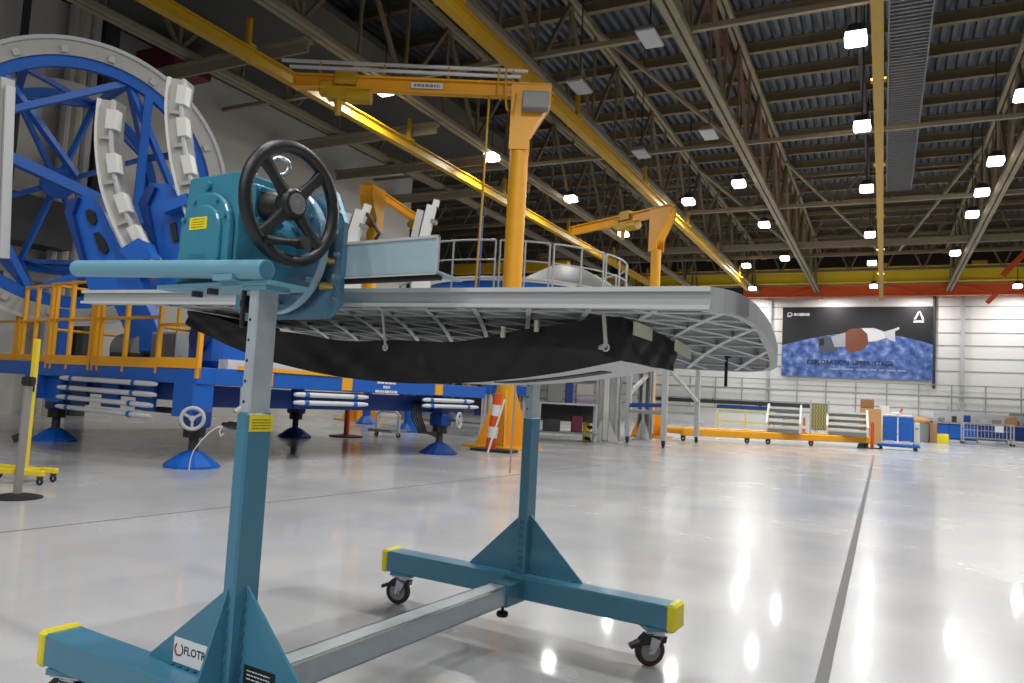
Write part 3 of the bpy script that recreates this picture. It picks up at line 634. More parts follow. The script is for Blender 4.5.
# curved lower skin, black fabric wrap, rods
def zb(a): return 1.093 + 0.150 * (a - 0.15) ** 2
def zt(a): return 1.214 + (0.168 if a > 0.15 else 0.092) * (a - 0.15) ** 2
NA = 40; A0, A1, B0, B1 = -1.0, 0.925, 0.55, 1.06
av = [A0 + 0.012 + (A1 - A0 - 0.055) * i / NA for i in range(NA + 1)]
vs = []
for a in av: vs += [(a, B0 + 0.012, zb(a)), (a, B1 - 0.012, zb(a)), (a, B1 - 0.012, zb(a) + 0.012), (a, B0 + 0.012, zb(a) + 0.012)]
fs = [(i * 4 + j, i * 4 + (j + 1) % 4, (i + 1) * 4 + (j + 1) % 4, (i + 1) * 4 + j) for i in range(NA) for j in range(4)] + [(0, 1, 2, 3), tuple(NA * 4 + j for j in (3, 2, 1, 0))]
ls = MB().add(vs, fs).build('lower_skin', SKINM, pn, True); tag(ls, 'smooth curved light grey underside')
mb = MB()
for i in range(8):
    a0 = 0.36 + 0.05 * i; a1 = a0 + 0.0501
    mb.hexa([(a0, 0.79, zb(a0) - 0.003), (a1, 0.79, zb(a1) - 0.003), (a1, 0.87, zb(a1) - 0.003), (a0, 0.87, zb(a0) - 0.003), (a0, 0.79, zb(a0) + 0.001), (a1, 0.79, zb(a1) + 0.001), (a1, 0.87, zb(a1) + 0.001), (a0, 0.87, zb(a0) + 0.001)])
mb.build('skin_slot', INK, ls)
def wr(a, t): return 0.011 * math.sin(a * 17 + t * 4) * math.sin(a * 7.3 + 1.3 + 3 * t) + 0.005 * math.sin(a * 43 - t * 7) * math.sin(a * 5 + 2)
def cloth():
    path = []
    for i in range(70): 
        a = A0 + (A1 - A0) * i / 69; path.append((a, B0, a, (0, -1), zb(a) - 0.016, min(zt(a) + 0.005 * math.sin(a * 13), pz(a, B0) - TH - 0.004)))
    for i in range(1, 26):
        t = i / 25; b = B0 + (B1 - B0) * t; path.append((A1 - 0.02 * t, b, A1 + b, (1, 0), zb(A1) - 0.016, min(zt(A1) + 0.012, pz(A1, b) - TH - 0.004)))
    left = []
    for i in range(1, 26):
        t = i / 25; b = B1 + (B0 - B1) * t; left.append((A0, b, -2 + b, (-1, 0), zb(A0) - 0.016, min(zt(A0), pz(A0, b) - TH - 0.004)))
    path = left[:-1] + path
    R_ = 8; vs = []; fs = []; n = len(path)
    for off in (0, 0.004):
        for (a, b, s, nn, z0, z1) in path:
            for k in range(R_):
                t = k / (R_ - 1); w = wr(s, t) * (0.3 + 0.7 * math.sin(math.pi * min(1, t + 0.15))) - off
                vs.append((a + nn[0] * w, b + nn[1] * w, z0 + (z1 - z0) * t))
    m = n * R_
    for i in range(n - 1):
        for k in range(R_ - 1):
            fs.append((i * R_ + k, (i + 1) * R_ + k, (i + 1) * R_ + k + 1, i * R_ + k + 1)); fs.append((m + i * R_ + k, m + i * R_ + k + 1, m + (i + 1) * R_ + k + 1, m + (i + 1) * R_ + k))
        for k in (0, R_ - 1): fs.append((i * R_ + k, (i + 1) * R_ + k, m + (i + 1) * R_ + k, m + i * R_ + k))
    return MB().add(vs, fs)
fw = cloth().build('fabric_wrap', FABRIC, pn, True); tag(fw, 'black fabric wrapped around the curved underside')
def ctop(b): return min(zt(A1) + 0.012, pz(A1, b) - TH - 0.004)
for b0, b1 in ((0.59, 0.74), (0.95, 1.12)):
    xq = A1 + 0.016
    MB().hexa([(xq, b0, ctop(b0) - 0.045), (xq, b1, ctop(b1) - 0.045), (xq + 0.002, b1, ctop(b1) - 0.045), (xq + 0.002, b0, ctop(b0) - 0.045), (xq, b0, ctop(b0) - 0.006), (xq, b1, ctop(b1) - 0.006), (xq + 0.002, b1, ctop(b1) - 0.006), (xq + 0.002, b0, ctop(b0) - 0.006)]).build('cream_tape', CREAM, fw)
for a in (0.545, 0.66): MB().box(a - 0.006, a + 0.006, 0.53, 0.54, zt(a) - 0.012, zt(a) + 0.022).build('clip', CREAM, fw)
for a, z0 in ((0.90, 1.205), (0.115, 1.196)):
    rod = MB().tube((a, 0.47, pz(a, 0.47) - 0.04), (a, 0.50, z0), 0.006 if a > 0.5 else 0.0045, n=8).build('hanger_rod', ROD, pn)
    MB().tube((a, 0.50, z0), (a - 0.03, 0.53, z0 - 0.004), 0.007, n=8).torus((a, 0.50, z0 - 0.006), (0, 1, 0), 0.009, 0.003, 14, 6).build('hook', LGREY, rod)
MB().tube((1.0, 1.36, pz(1.0, 1.3) - 0.05), (1.0, 1.36, 1.13), 0.006, n=8).box(0.985, 1.015, 1.35, 1.37, 1.235, 1.265).build('hanger_strap', BLACK, pn)
# ================================================================ TALL ORANGE JIB CRANES
def jib(base, ztop, boom_dir, boom_len, r, lab, boom_drop=0.0, foot=True, cable=None, trolley=0.8, thin=1.0, rails=True):
    t = thing('jib_crane', lab, 'jib crane', base, 0, 'orange jib cranes')
    u = Vector((*boom_dir, 0)).normalized(); v = Vector((-u.y, u.x, 0)); Z = Vector((0, 0, 1))
    zm = ztop - 1.5 * thin
    MB().tube((0, 0, 0), (0, 0, zm + 0.05), r, n=20).build('mast', CRANE, t, True)
    if foot:
        MB().box(-0.62, 0.62, -0.62, 0.62, 0, 0.05).build('base_plate', CRANE, t)
        for k in range(4):
            w = Vector((math.cos(k * math.pi / 2 + 0.5), math.sin(k * math.pi / 2 + 0.5), 0)); n_ = Vector((-w.y, w.x, 0)) * 0.02
            MB().prism([w * r * 0.9 + Z * 1.25 - n_, w * r * 0.9 + Z * 0.05 - n_, w * 0.58 + Z * 0.05 - n_, w * 0.56 + Z * 0.12 - n_], n_ * 2).build('base_gusset', CRANE, t)
    a_ = v if v.y < 0 else -v
    # head: side cheek plates tapered to the mast
    for s in (-1, 1):
        o = v * (s * r * 1.05) - v * 0.015
        MB().prism([o + u * (-0.62 * thin) + Z * (ztop - 0.1), o + u * (-0.62 * thin) + Z * (ztop - 0.45), o + u * (-r * 1.05) + Z * (zm + 0.35), o + u * (-r * 1.05) + Z * zm, o + u * (r * 1.1) + Z * zm, o + u * (r * 1.1) + Z * (ztop - 0.1)], v * 0.03).build('head_cheek', CRANE, t)
    MB().prism([u * (-0.60 * thin) - v * r + Z * (ztop - 0.12), u * (-0.60 * thin) - v * r + Z * (ztop - 0.45), u * (-r * 1.02) - v * r + Z * (zm + 0.35), u * (r * 1.02) - v * r + Z * (zm + 0.05), u * (r * 1.02) - v * r + Z * (ztop - 0.12)], v * 2 * r).build('head_core', CRANE, t)
    # boom I-beam
    p0 = u * (-0.62 * thin) + Z * ztop; p1 = u * boom_len + Z * (ztop - boom_drop); d = (p1 - p0)
    hB = 0.31 * thin; wB = 0.105 * thin; b = MB()
    b.bar(p0 - Z * 0.02, p1 - Z * 0.02, wB * 2, 0.04).bar(p0 - Z * (hB / 2), p1 - Z * (hB / 2), 0.03, hB).bar(p0 - Z * (hB - 0.02), p1 - Z * (hB - 0.02), wB * 2, 0.04)
    bo = b.build('boom', CRANE, t)
    e = d.normalized(); MB().bar(p1 - Z * (hB / 2), p1 - Z * (hB / 2) + e * 0.03, wB * 2.2, hB).build('end_plate', CRANE, bo)
    if rails:
        MB().bar(u * (r * 0.2) + Z * (ztop + 0.08) + a_ * 0.16, p1 + u * 0.1 + Z * 0.10 + a_ * 0.16, 0.05, 0.06).build('festoon_rail', WHITE, bo)
        MB().bar(u * (-0.1) + Z * (ztop + 0.24) + a_ * 0.1, p1 + u * 0.3 + Z * 0.26 + a_ * 0.1, 0.05, 0.06).build('conductor_rail', WHITE, bo)
        for k in range(4):
            q = p0.lerp(p1, 0.15 + 0.25 * k)
            MB().bar(q + a_ * 0.13, q + Z * 0.24 + a_ * 0.13, 0.03, 0.03).build('rail_bracket', RUNW, bo)
        pb = MB()
        pb.path([u * 0.35 + a_ * (r + 0.1) + Z * (ztop + 0.2), u * 0.36 + a_ * (r + 0.1) + Z * (ztop - 0.3), u * 0.3 + a_ * (r + 0.12) + Z * (ztop - 0.7), u * 0.15 + a_ * (r + 0.12) + Z * (ztop - 0.75), u * 0.12 + a_ * (r + 0.12) + Z * (ztop - 0.35)], 0.022, 6).path([u * 0.5 + a_ * (r + 0.1) + Z * (ztop + 0.2), u * 0.52 + a_ * (r + 0.1) + Z * (ztop - 0.35), u * 0.44 + a_ * (r + 0.1) + Z * (ztop - 0.5)], 0.022, 6)
        pb.build('cable_loop', RUNW, t)
        MB().bbox(-0.28, 0.28, -0.14, 0.14, -0.18, 0.18, 0.02).xf(lambda p: u * (p.x - 0.3) + a_ * (r + 0.16 - p.y) + Z * (p.z + ztop - 0.52)).build('control_box', GREYM, t)
    # trolley hoist
    q = p0.lerp(p1, trolley) - Z * hB
    tr = MB().bar(q + Z * 0.25 - u * 0.22, q + Z * 0.25 + u * 0.22, wB * 2.6, 0.3).bar(q - Z * 0.1 - u * 0.45, q - Z * 0.1 + u * 0.4, 0.24, 0.24).build('hoist_trolley', RUNW, t)
    MB().tube(q - Z * 0.12 - u * 0.55, q - Z * 0.12 - u * 0.05, 0.17, n=12).build('hoist_motor', RUNW, tr)
    MB().tube(q - Z * 0.2 + u * 0.15, q - Z * 0.55 + u * 0.15, 0.1, 0.06, n=10).build('hook_block', RUNW, tr)
    MB().bbox(-0.14, 0.14, -0.1, 0.1, -0.16, 0.16, 0.02).xf(lambda p: q + u * (0.42 + p.x) + v * p.y + Z * (p.z + 0.02)).build('hoist_box', RUNW, tr)
    if cable:
        c0 = p0.lerp(p1, cable) - Z * hB
        MB().path([c0, c0 - Z * 2.0 + u * 0.02, c0 - Z * (ztop - 1.4) + u * 0.1], 0.025, 6).build('pendant_cable', RUNW, t)
    return t, u, v, p0, p1
JB = G(521, 446)
JB = Vector((-7.02, 13.9, 0))
t, u, v, p0, p1 = jib(JB, 7.75, (-0.905, -0.425), 4.9, 0.2, 'tall orange jib crane rising closest behind the pale lattice panel', cable=0.24, trolley=0.8)
tg = MB().bbox(-0.55, 0.55, -0.005, 0.005, -0.11, 0.11, 0.002).xf(lambda p: u * (2.05 + p.x * 0.62) + v * (0.05 + p.y) + Vector((0, 0, 7.60 + p.z * 0.6))).build('capacity_plate', LABW, t)
dashes(MB(), u * 2.05 + v * 0.058 + Vector((0, 0, 7.60)), -u, (0, 0, 1), 0.56, 0.07, 1, 0.9, 3, 0.002).build('capacity_lettering', GREYM, t)
J2 = Vector((-6.8, 23.9, 0))
jib(J2, 7.6, (-0.9, 0.43), 4.2, 0.165, 'orange jib crane farther back, its boom under the middle yellow rail', boom_drop=0.05, cable=None, trolley=0.42, rails=False)
J3 = Vector((-15.6, 20.2, 0))
jib(J3, 7.95, (-0.13, 0.99), 4.3, 0.22, 'orange jib crane behind the pale blue bracket, near the side wall', boom_drop=0.25, trolley=0.8, rails=False)
# blue reel on second jib, orange wall crane beam behind
tag(MB().box(-20.5, -14.0, 33.6, 34.0, 7.4, 7.9).build('crane_beam', RUNW), 'dull yellow crane beam in the dark bay past the side wall', 'crane')
# ================================================================ BLUE FIXTURE WITH WHEEL
FR = math.radians(-7.0); FO = Vector((-7.5, 6.5, 0))
fx = thing('blue_platform', 'bright blue steel work platform standing on screw jacks beside the yellow orange guardrail', 'work platform', FO, FR)
def jack(p, q, wheel=True, deep=False, face=(0, -1)):
    M_ = DBLUE if deep else BLUE
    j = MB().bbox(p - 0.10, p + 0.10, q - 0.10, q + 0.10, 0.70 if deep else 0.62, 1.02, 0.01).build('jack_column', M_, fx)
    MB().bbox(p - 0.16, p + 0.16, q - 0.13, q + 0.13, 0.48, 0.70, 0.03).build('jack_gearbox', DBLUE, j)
    MB().tube((p, q, 0.36), (p, q, 0.50), 0.13, n=16).build('jack_collar', BLACK, j)
    MB().tube((p, q, 0.18), (p, q, 0.40), 0.06, n=14).build('jack_screw', DARK, j)
    MB().lathe([(0.001, 0), (0.33, 0), (0.33, 0.03), (0.14, 0.17), (0.07, 0.20), (0.001, 0.20)], (p, q, 0), (0, 0, 1), 10).build('jack_foot', M_, j)
    if wheel:
        o = Vector((p + face[0] * 0.34, q + face[1] * 0.34, 0.60)); ax = Vector((*face, 0))
        w = MB().torus(o, ax, 0.125, 0.022, 28, 8); w.disc(0.035, -0.02, 0.02, o, ax, 14)
        s_ = ax.cross(Vector((0, 0, 1)))
        for k in range(3):
            t = 2 * math.pi * k / 3 + 0.5; w.bar(o, o + (s_ * math.cos(t) + Vector((0, 0, 1)) * math.sin(t)) * 0.125, 0.03, 0.02, tuple(ax))
        w.build('jack_handwheel', LGREY, j, True); MB().tube(o, (p + face[0] * 0.1, q + face[1] * 0.1, 0.60), 0.02, n=10).build('jack_shaft', DARK, j)
ZT = 1.21
MB().bbox(-6.6, 0.14, -0.12, 0.12, 1.0, ZT, 0.01).build('end_beam', BLUE, fx)
MB().bbox(-0.12, 0.12, 0.12, 5.9, 1.0, ZT, 0.01).build('side_beam', BLUE, fx)
MB().bbox(-6.6, -0.12, 5.66, 5.9, 1.0, ZT, 0.01).build('rear_beam', BLUE, fx)
MB().bbox(-4.2, -3.95, 0.12, 5.66, 1.0, ZT, 0.01).build('side_beam', BLUE, fx)
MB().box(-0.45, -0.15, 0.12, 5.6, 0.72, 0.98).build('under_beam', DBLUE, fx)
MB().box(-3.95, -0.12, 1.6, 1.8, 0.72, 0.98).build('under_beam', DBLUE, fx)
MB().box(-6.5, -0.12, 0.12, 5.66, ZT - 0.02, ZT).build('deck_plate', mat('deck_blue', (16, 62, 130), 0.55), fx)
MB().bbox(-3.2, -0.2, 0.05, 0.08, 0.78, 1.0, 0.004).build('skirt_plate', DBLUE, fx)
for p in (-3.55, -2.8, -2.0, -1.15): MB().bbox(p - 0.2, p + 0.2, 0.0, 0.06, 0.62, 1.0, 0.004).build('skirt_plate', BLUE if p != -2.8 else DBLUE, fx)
MB().bbox(-0.30, 0.12, -0.14, 0.14, 0.60, 1.01, 0.01).build('corner_block', BLUE, fx)
MB().bbox(-4.15, -3.75, -0.14, 0.14, 0.66, 1.01, 0.01).build('corner_block', BLUE, fx)
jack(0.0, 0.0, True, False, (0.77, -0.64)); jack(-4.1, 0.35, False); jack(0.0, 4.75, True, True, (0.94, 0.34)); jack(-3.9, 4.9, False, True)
for q, c in ((0.9, 'tie_plate'), (2.35, 'tie_plate'), (4.5, 'tie_plate')):
    MB().box(0.12, 0.135, q - 0.1, q + 0.1, 1.02, 1.2).build(c, ORANGEY, fx)
MB().box(0.12, 0.14, 0.45, 2.2, ZT + 0.0, ZT + 0.05).build('toe_strip', ORANGEY, fx)
dm = MB(); tx = Vector((0.122, 3.2, 1.10))
for i, w in enumerate((0.42, 0.16, 0.50)): dashes(dm, tx + Vector((0, 0, 0.07 - 0.07 * i)), (0, 1, 0), (0, 0, 1), w, 0.05, 1, 0.8, 20 + i, 0.002)
dm.build('stencil_lettering', LABW, fx)
MB().path([(0.12, 0.55, 1.0), (0.13, 0.55, 0.75), (0.13, 0.45, 0.68)], 0.03, 8).build('conduit', LGREY, fx)
MB().path([(0.12, 0.72, 1.0), (0.13, 0.72, 0.72), (0.13, 0.60, 0.62)], 0.03, 8).build('conduit', LGREY, fx)
for k in range(5): MB().path([(-0.1, 4.3 - 0.04 * k, 0.9), (0.1, 4.1 - 0.06 * k, 0.65), (0.12, 4.25 - 0.05 * k, 0.38), (0.05, 4.6, 0.3 + 0.02 * k)], 0.016, 6).build('hose', BLACK, fx)
MB().box(-1.5, -0.4, 0.2, 0.5, 0.60, 0.66).build('cable_tray', DARK, fx)
# white spare tubes clipped to the platform
tl = ['uppermost of the four white tubes', 'second from the top of the four white tubes', 'third from the top of the four white tubes', 'lowest of the four white tubes']
def wtube(a, b, lab):
    c = thing('white_tube', lab, 'tube', FO, FR, 'white tubes clipped to the blue platform')
    a = Vector(a); b = Vector(b); d = (b - a).normalized()
    MB().lathe([(0.001, 0), (0.022, 0), (0.03, 0.06), (0.034, 0.12), (0.034, (b - a).length - 0.12), (0.03, (b - a).length - 0.06), (0.022, (b - a).length), (0.001, (b - a).length)], a, d, 14).build('tube_body', TUBEW, c, True)
    for t in (0.12, 0.78): MB().tube(a.lerp(b, t), a.lerp(b, t) + d * 0.07, 0.041, n=12).build('clamp', BLUE, c)
for i in range(4): wtube((-3.05 if i else -3.0, -0.17, 0.985 - 0.135 * i), (-0.62 - (0.05 if i > 1 else 0), -0.17, 0.975 - 0.135 * i), tl[i] + ' on the end of the blue platform')
wtube((0.17, 1.35, 0.93), (0.17, 2.75, 0.93), 'upper white tube on the long blue side beam, closer pair'); wtube((0.17, 1.35, 0.82), (0.17, 2.75, 0.82), 'lower white tube on the long blue side beam, closer pair')
wtube((0.17, 4.05, 0.93), (0.17, 5.45, 0.93), 'upper white tube on the long blue side beam, farther pair by the hoses'); wtube((0.17, 4.05, 0.83), (0.17, 5.6, 0.83), 'lower white tube on the long blue side beam, farther pair by the hoses')
# guardrail
gr = thing('guardrail', 'yellow orange tubular guardrail along the edge of the blue platform', 'guardrail', FO, FR)
GP = [-6.4, -5.1, -4.85, -3.95, -3.75, -3.2, -2.55, -2.3, -0.95, -0.75, -0.45]
ZR = ZT + 1.15
def prail(p0, p1, q0, q1, z, r=0.022): MB().tube((p0, q0, z), (p1, q1, z), r, n=8).build('rail', ORANGEY, gr)
for (a, b, q) in ((-6.6, -4.85, -0.02), (-4.75, -3.7, -0.02), (-3.6, -2.4, -0.10), (-2.3, -0.75, -0.10)):
    for z in (ZR, ZT + 0.62): prail(a, b, q, q, z)
    for x in (a, a + 0.14, (a + b) / 2, b): MB().box(x - 0.024, x + 0.024, q - 0.024, q + 0.024, ZT - 0.1, ZR + 0.02).build('post', ORANGEY, gr)
    MB().box(a, b, q - 0.03, q - 0.015, ZT - 0.03, ZT + 0.10).build('kick_plate', ORANGEY, gr)
prail(-0.75, 0.1, -0.10, -0.10, ZT + 0.52); MB().box(-0.75, 0.14, -0.13, -0.115, ZT - 0.02, ZT + 0.11).build('kick_plate', ORANGEY, gr)
MB().box(0.09, 0.14, -0.125, -0.075, ZT - 0.14, ZT + 0.75).build('post', ORANGEY, gr)
for (a, b, q) in ((-3.6, -2.2, 1.5), (-2.2, -1.2, 1.5)):
    for z in (ZT + 1.05, ZT + 0.55): prail(a, b, q, q, z)
    for x in (a, (a + b) / 2, b): MB().box(x - 0.022, x + 0.022, q - 0.022, q + 0.022, ZT, ZT + 1.07).build('post', ORANGEY, gr)
prail(-3.6, -3.6, -0.10, 1.5, ZT + 0.48); prail(-1.2, -0.75, 1.5, -0.10, ZT + 0.5)
prail(-3.7, -3.7, -0.02, 1.2, ZR)
# ---------------- great wheel (two rings)
RA = atD(80, 186, 12.0); RBv = atD(57, 183, 15.0)
ax = (RBv - RA).normalized(); RL = (RBv - RA).length
wh = thing('ring_fixture', 'huge wheel of white rims and blue lattice tubes, taller than the guardrail', 'ring fixture', RA)
O0 = Vector((0, 0, 0)); RR = 2.24
def rp(r, t, z):
    e = (Vector((0, 0, 1)) - ax * ax.z).normalized(); g = ax.cross(e)
    return ax * z + e * (r * math.cos(t)) + g * (r * math.sin(t))
fr = MB().ring(RR * 0.885, RR, -0.10, 0.12, O0, ax, 72).build('front_rim', OFFW, wh, True)
MB().ring(RR * 0.81, RR * 0.885, -0.06, 0.16, O0, ax, 72).build('front_inner_ring', BLUE, wh, True)
MB().ring(RR * 0.985, RR * 1.01, -0.13, 0.15, O0, ax, 72).build('rim_flange', LGREY, fr, True)
RB2 = RR * 0.90
rr_ = MB().ring(RB2 * 0.90, RB2, -0.12, 0.10, ax * RL, ax, 64).build('rear_rim', OFFW, wh, True)
MB().ring(RB2 * 0.82, RB2 * 0.90, -0.16, 0.04, ax * RL, ax, 64).build('rear_inner_ring', BLUE, wh, True)
for k in range(20):
    t = 2 * math.pi * k / 20 + 0.1
    MB().bar(rp(RR * 0.90, t, -0.12), rp(RR * 0.94, t, -0.12), 0.09, 0.06, tuple(ax)).build('rim_block', LGREY, fr)
NB = 8
for k in range(NB):
    t = 2 * math.pi * (k + 0.35) / NB; t2 = 2 * math.pi * (k + 1.35) / NB
    MB().bar(rp(RR * 0.83, t, 0.1), rp(RB2 * 0.85, t, RL), 0.11, 0.11).build('spacer_tube', BLUE, wh)
    MB().bar(rp(RR * 0.83, t, 0.1), rp(RB2 * 0.85, t2, RL), 0.08, 0.08).build('diagonal_tube', BLUE, wh)
    MB().bar(rp(RB2 * 0.85, t, RL - 0.1), rp(RB2 * 0.85, t2, RL - 0.1), 0.09, 0.09).build('chord_tube', BLUE, wh)
    MB().bar(rp(RB2 * 0.85, t, RL - 0.06), rp(0.15, t, RL - 0.06), 0.09, 0.09).build('spoke', BLUE, wh)
    if k % 2 == 0: MB().bar(rp(RR * 0.83, t, 0.05), rp(RR * 0.83, 2 * math.pi * (k + 2.35) / NB, 0.05), 0.10, 0.10).build('chord_tube', BLUE, wh)
MB().tube(ax * (RL - 0.25), ax * (RL + 0.12), 0.3, n=20).build('hub', BLUE, wh)
MB().bar(rp(RR * 0.83, 1.9, 0.1), rp(RR * 0.83, -1.3, 0.1), 0.13, 0.16).build('cross_member', BLUE, wh)
MB().bar(rp(RR * 0.84, 0.45, 0.0), rp(RR * 0.84, 2.65, 0.0), 0.13, 0.13).build('upright', BLUE, wh)
MB().bar(rp(RR * 0.84, 5.6, 0.0), rp(0.2, 0.2, 1.2), 0.1, 0.1).build('diagonal_tube', BLUE, wh)
MB().tube(rp(RR * 0.9, math.pi, 0.0), Vector((rp(RR * 0.9, math.pi, 0).x, rp(RR * 0.9, math.pi, 0).y, ZT - RA.z)), 0.14, n=12).build('cradle_post', BLUE, wh)
# ---------------- curved white tracks and blue roller brackets
def tracks(pix, dep, w, lab, lab2, slab):
    pts = [atD(u_, v_, dep) for u_, v_ in pix]; o = pts[-1].copy()
    right = Vector(MW[0]); fwd = Vector(MW[2])
    tr = thing('curved_track', lab, 'track segment', o)
    n = 14; P_ = []
    for i in range(n + 1):                                  # Catmull-Rom through the measured points
        s = i / n * (len(pts) - 1); k = min(int(s), len(pts) - 2); f = s - k
        a = pts[max(k - 1, 0)]; b = pts[k]; c = pts[k + 1]; d = pts[min(k + 2, len(pts) - 1)]
        P_.append(0.5 * ((2 * b) + (c - a) * f + (2 * a - 5 * b + 4 * c - d) * f * f + (3 * b - a - 3 * c + d) * f ** 3) - o)
    def strip(off, wd, f0, f1, name, m, par):
        vs = []; fs = []
        for i, p in enumerate(P_):
            q = (P_[min(i + 1, n)] - P_[max(i - 1, 0)]).normalized(); sd = q.cross(fwd).normalized()
            vs += [p + sd * (off - wd / 2) + fwd * f0, p + sd * (off + wd / 2) + fwd * f0, p + sd * (off + wd / 2) + fwd * f1, p + sd * (off - wd / 2) + fwd * f1]
        for i in range(n): fs += [(i * 4 + j, i * 4 + (j + 1) % 4, i * 4 + 4 + (j + 1) % 4, i * 4 + 4 + j) for j in range(4)]
        fs += [(0, 1, 2, 3), (n * 4 + 3, n * 4 + 2, n * 4 + 1, n * 4)]
        return MB().add(vs, fs).build(name, m, par, True)
    main = strip(0, w, 0, 0.22, 'track_web', OFFW, tr)
    strip(w * 0.42, w * 0.16, -0.05, 0.22, 'track_flange', LGREY, tr); strip(-w * 0.42, w * 0.16, -0.05, 0.22, 'track_flange', WHITE, tr)
    for i in (1, 4, 7, 10):
        p = P_[i]; q = (P_[i + 1] - P_[i]).normalized(); sd = q.cross(fwd).normalized()
        MB().bar(p + sd * (w * 0.45), p + sd * (w * 0.45) + q * 0.22, 0.11, 0.14, tuple(fwd)).build('roller_block', WHITE, tr)
        MB().bar(p + sd * (w * 0.15) + q * 0.3, p + sd * (w * 0.15) + q * 0.34, w * 0.6, 0.1, tuple(fwd)).build('stiffener', OFFW, tr)
    # bracket slab
    bo = atD(*slab[3], dep + 0.15)
    b = thing('roller_bracket', lab2, 'bracket', bo)
    po = [atD(u_, v_, dep + 0.1) - bo for u_, v_ in slab]
    bd = MB().prism(po, fwd * 0.35).build('bracket_plate', BLUE, b)
    cc = sum(po, Vector()) / len(po)
    return tr, b, po, fwd, right
tr, b1, po, fwd, rgt = tracks([(108, 100), (105, 137), (109, 180), (119, 213), (133, 243), (150, 268)], 8.6, 0.20, 'curved white track segment in front of the wheel, next to the wheel centre', 'blue slotted roller bracket carrying the curved track nearer the wheel centre', [(70, 199), (92, 194), (104, 212), (118, 242), (138, 275), (148, 300), (92, 300), (80, 262), (64, 212)])
tr2, b2, po2, _, _ = tracks([(178, 79), (175, 105), (177, 140), (183, 175), (192, 205), (205, 235)], 8.9, 0.21, 'curved white track segment whose lower end hides behind the teal gearbox', 'blue slotted roller bracket partly hidden by the teal gearbox', [(138, 203), (149, 183), (172, 184), (180, 200), (196, 262), (200, 298), (165, 298), (155, 262), (146, 230)])
tag(MB().prism([atD(110, 296, 11.3), atD(140, 292, 11.3), atD(168, 350, 11.3), atD(134, 352, 11.3)], fwd * 0.3).build('support_leg', BLUE), 'slanted blue support leg behind the guardrail, below the first roller bracket', 'support')
def slot(par, pix, dep, m, name, th=0.03):
    o = Vector(par.location); MB().prism([atD(u_, v_, dep) - o for u_, v_ in pix], fwd * th).build(name, m, par)
slot(b1, [(85, 211), (89, 209), (94, 212), (96, 221), (93, 225), (88, 222)], 8.66, BLACK, 'slot'); slot(b1, [(93, 233), (98, 232), (104, 240), (108, 250), (104, 254), (99, 250)], 8.66, BLACK, 'slot')
slot(b1, [(64, 212), (70, 199), (78, 197), (72, 214), (84, 262), (80, 262)], 8.62, DBLUE, 'side_edge', 0.07)
slot(b2, [(163, 202), (171, 200), (173, 210), (166, 212)], 8.96, BLACK, 'slot'); slot(b2, [(169, 224), (175, 222), (178, 240), (173, 242)], 8.96, BLACK, 'slot')
slot(b2, [(138, 203), (149, 183), (155, 187), (147, 204), (158, 262), (155, 262)], 8.92, DBLUE, 'side_edge', 0.07)
slot(b1, [(118, 250), (138, 238), (146, 243), (152, 258), (130, 262)], 8.5, BLUE, 'roller_arm', 0.2); slot(b2, [(160, 202), (186, 193), (188, 203), (163, 213)], 8.8, BLUE, 'roller_arm', 0.2)
t3 = thing('track_post', 'narrow white track post at the edge by the wheel rim', 'track segment', atD(5, 258, 8.2))
o3 = Vector(t3.location)
MB().bar(atD(6, 79, 8.2) - o3, atD(0, 258, 8.2) - o3, 0.09, 0.14).build('post_web', OFFW, t3); MB().bar(atD(10, 86, 8.15) - o3, atD(4, 258, 8.15) - o3, 0.03, 0.1).build('post_flange', LGREY, t3)
# machinery on the platform deck behind the rails
md = thing('grey_machine', 'grey drum machine on the blue platform behind the guardrail', 'machine', FO, FR)
MB().tube((-3.3, 0.9, ZT + 0.26), (-2.7, 0.9, ZT + 0.26), 0.26, n=18).build('drum', GREYM, md, True); MB().box(-3.3, -2.7, 0.65, 1.15, ZT, ZT + 0.2).build('cradle', DARK, md)
mb2 = thing('blue_motor_housing', 'rounded blue housing on the platform deck under the teal handle tube', 'machine', FO, FR)
MB().bbox(-0.9, -0.2, 0.35, 1.0, ZT + 0.002, ZT + 0.62, 0.1).build('housing', BLUE, mb2); MB().tube((-0.55, 0.3, ZT + 0.4), (-0.55, 0.36, ZT + 0.4), 0.2, n=16).build('cover', DBLUE, mb2)
cbx = thing('deck_cabinet', 'pale grey cabinet on the blue platform deck behind the guardrail', 'cabinet', FO, FR); MB().box(-2.1, -1.5, 0.6, 1.1, ZT + 0.002, ZT + 0.5).build('body', LGREY, cbx); MB().box(-2.08, -1.52, 0.59, 0.6, ZT + 0.03, ZT + 0.47).build('door', GREYM, cbx)
tag(MB().bar(FO + Vector((-0.05, 0.4, ZT + 0.065)), FO + Vector((0.12, 1.6, ZT + 0.065)), 0.2, 0.12).build('white_box_beam', WHITE), 'short white box beam lying on the blue platform beside the near post', 'beam')
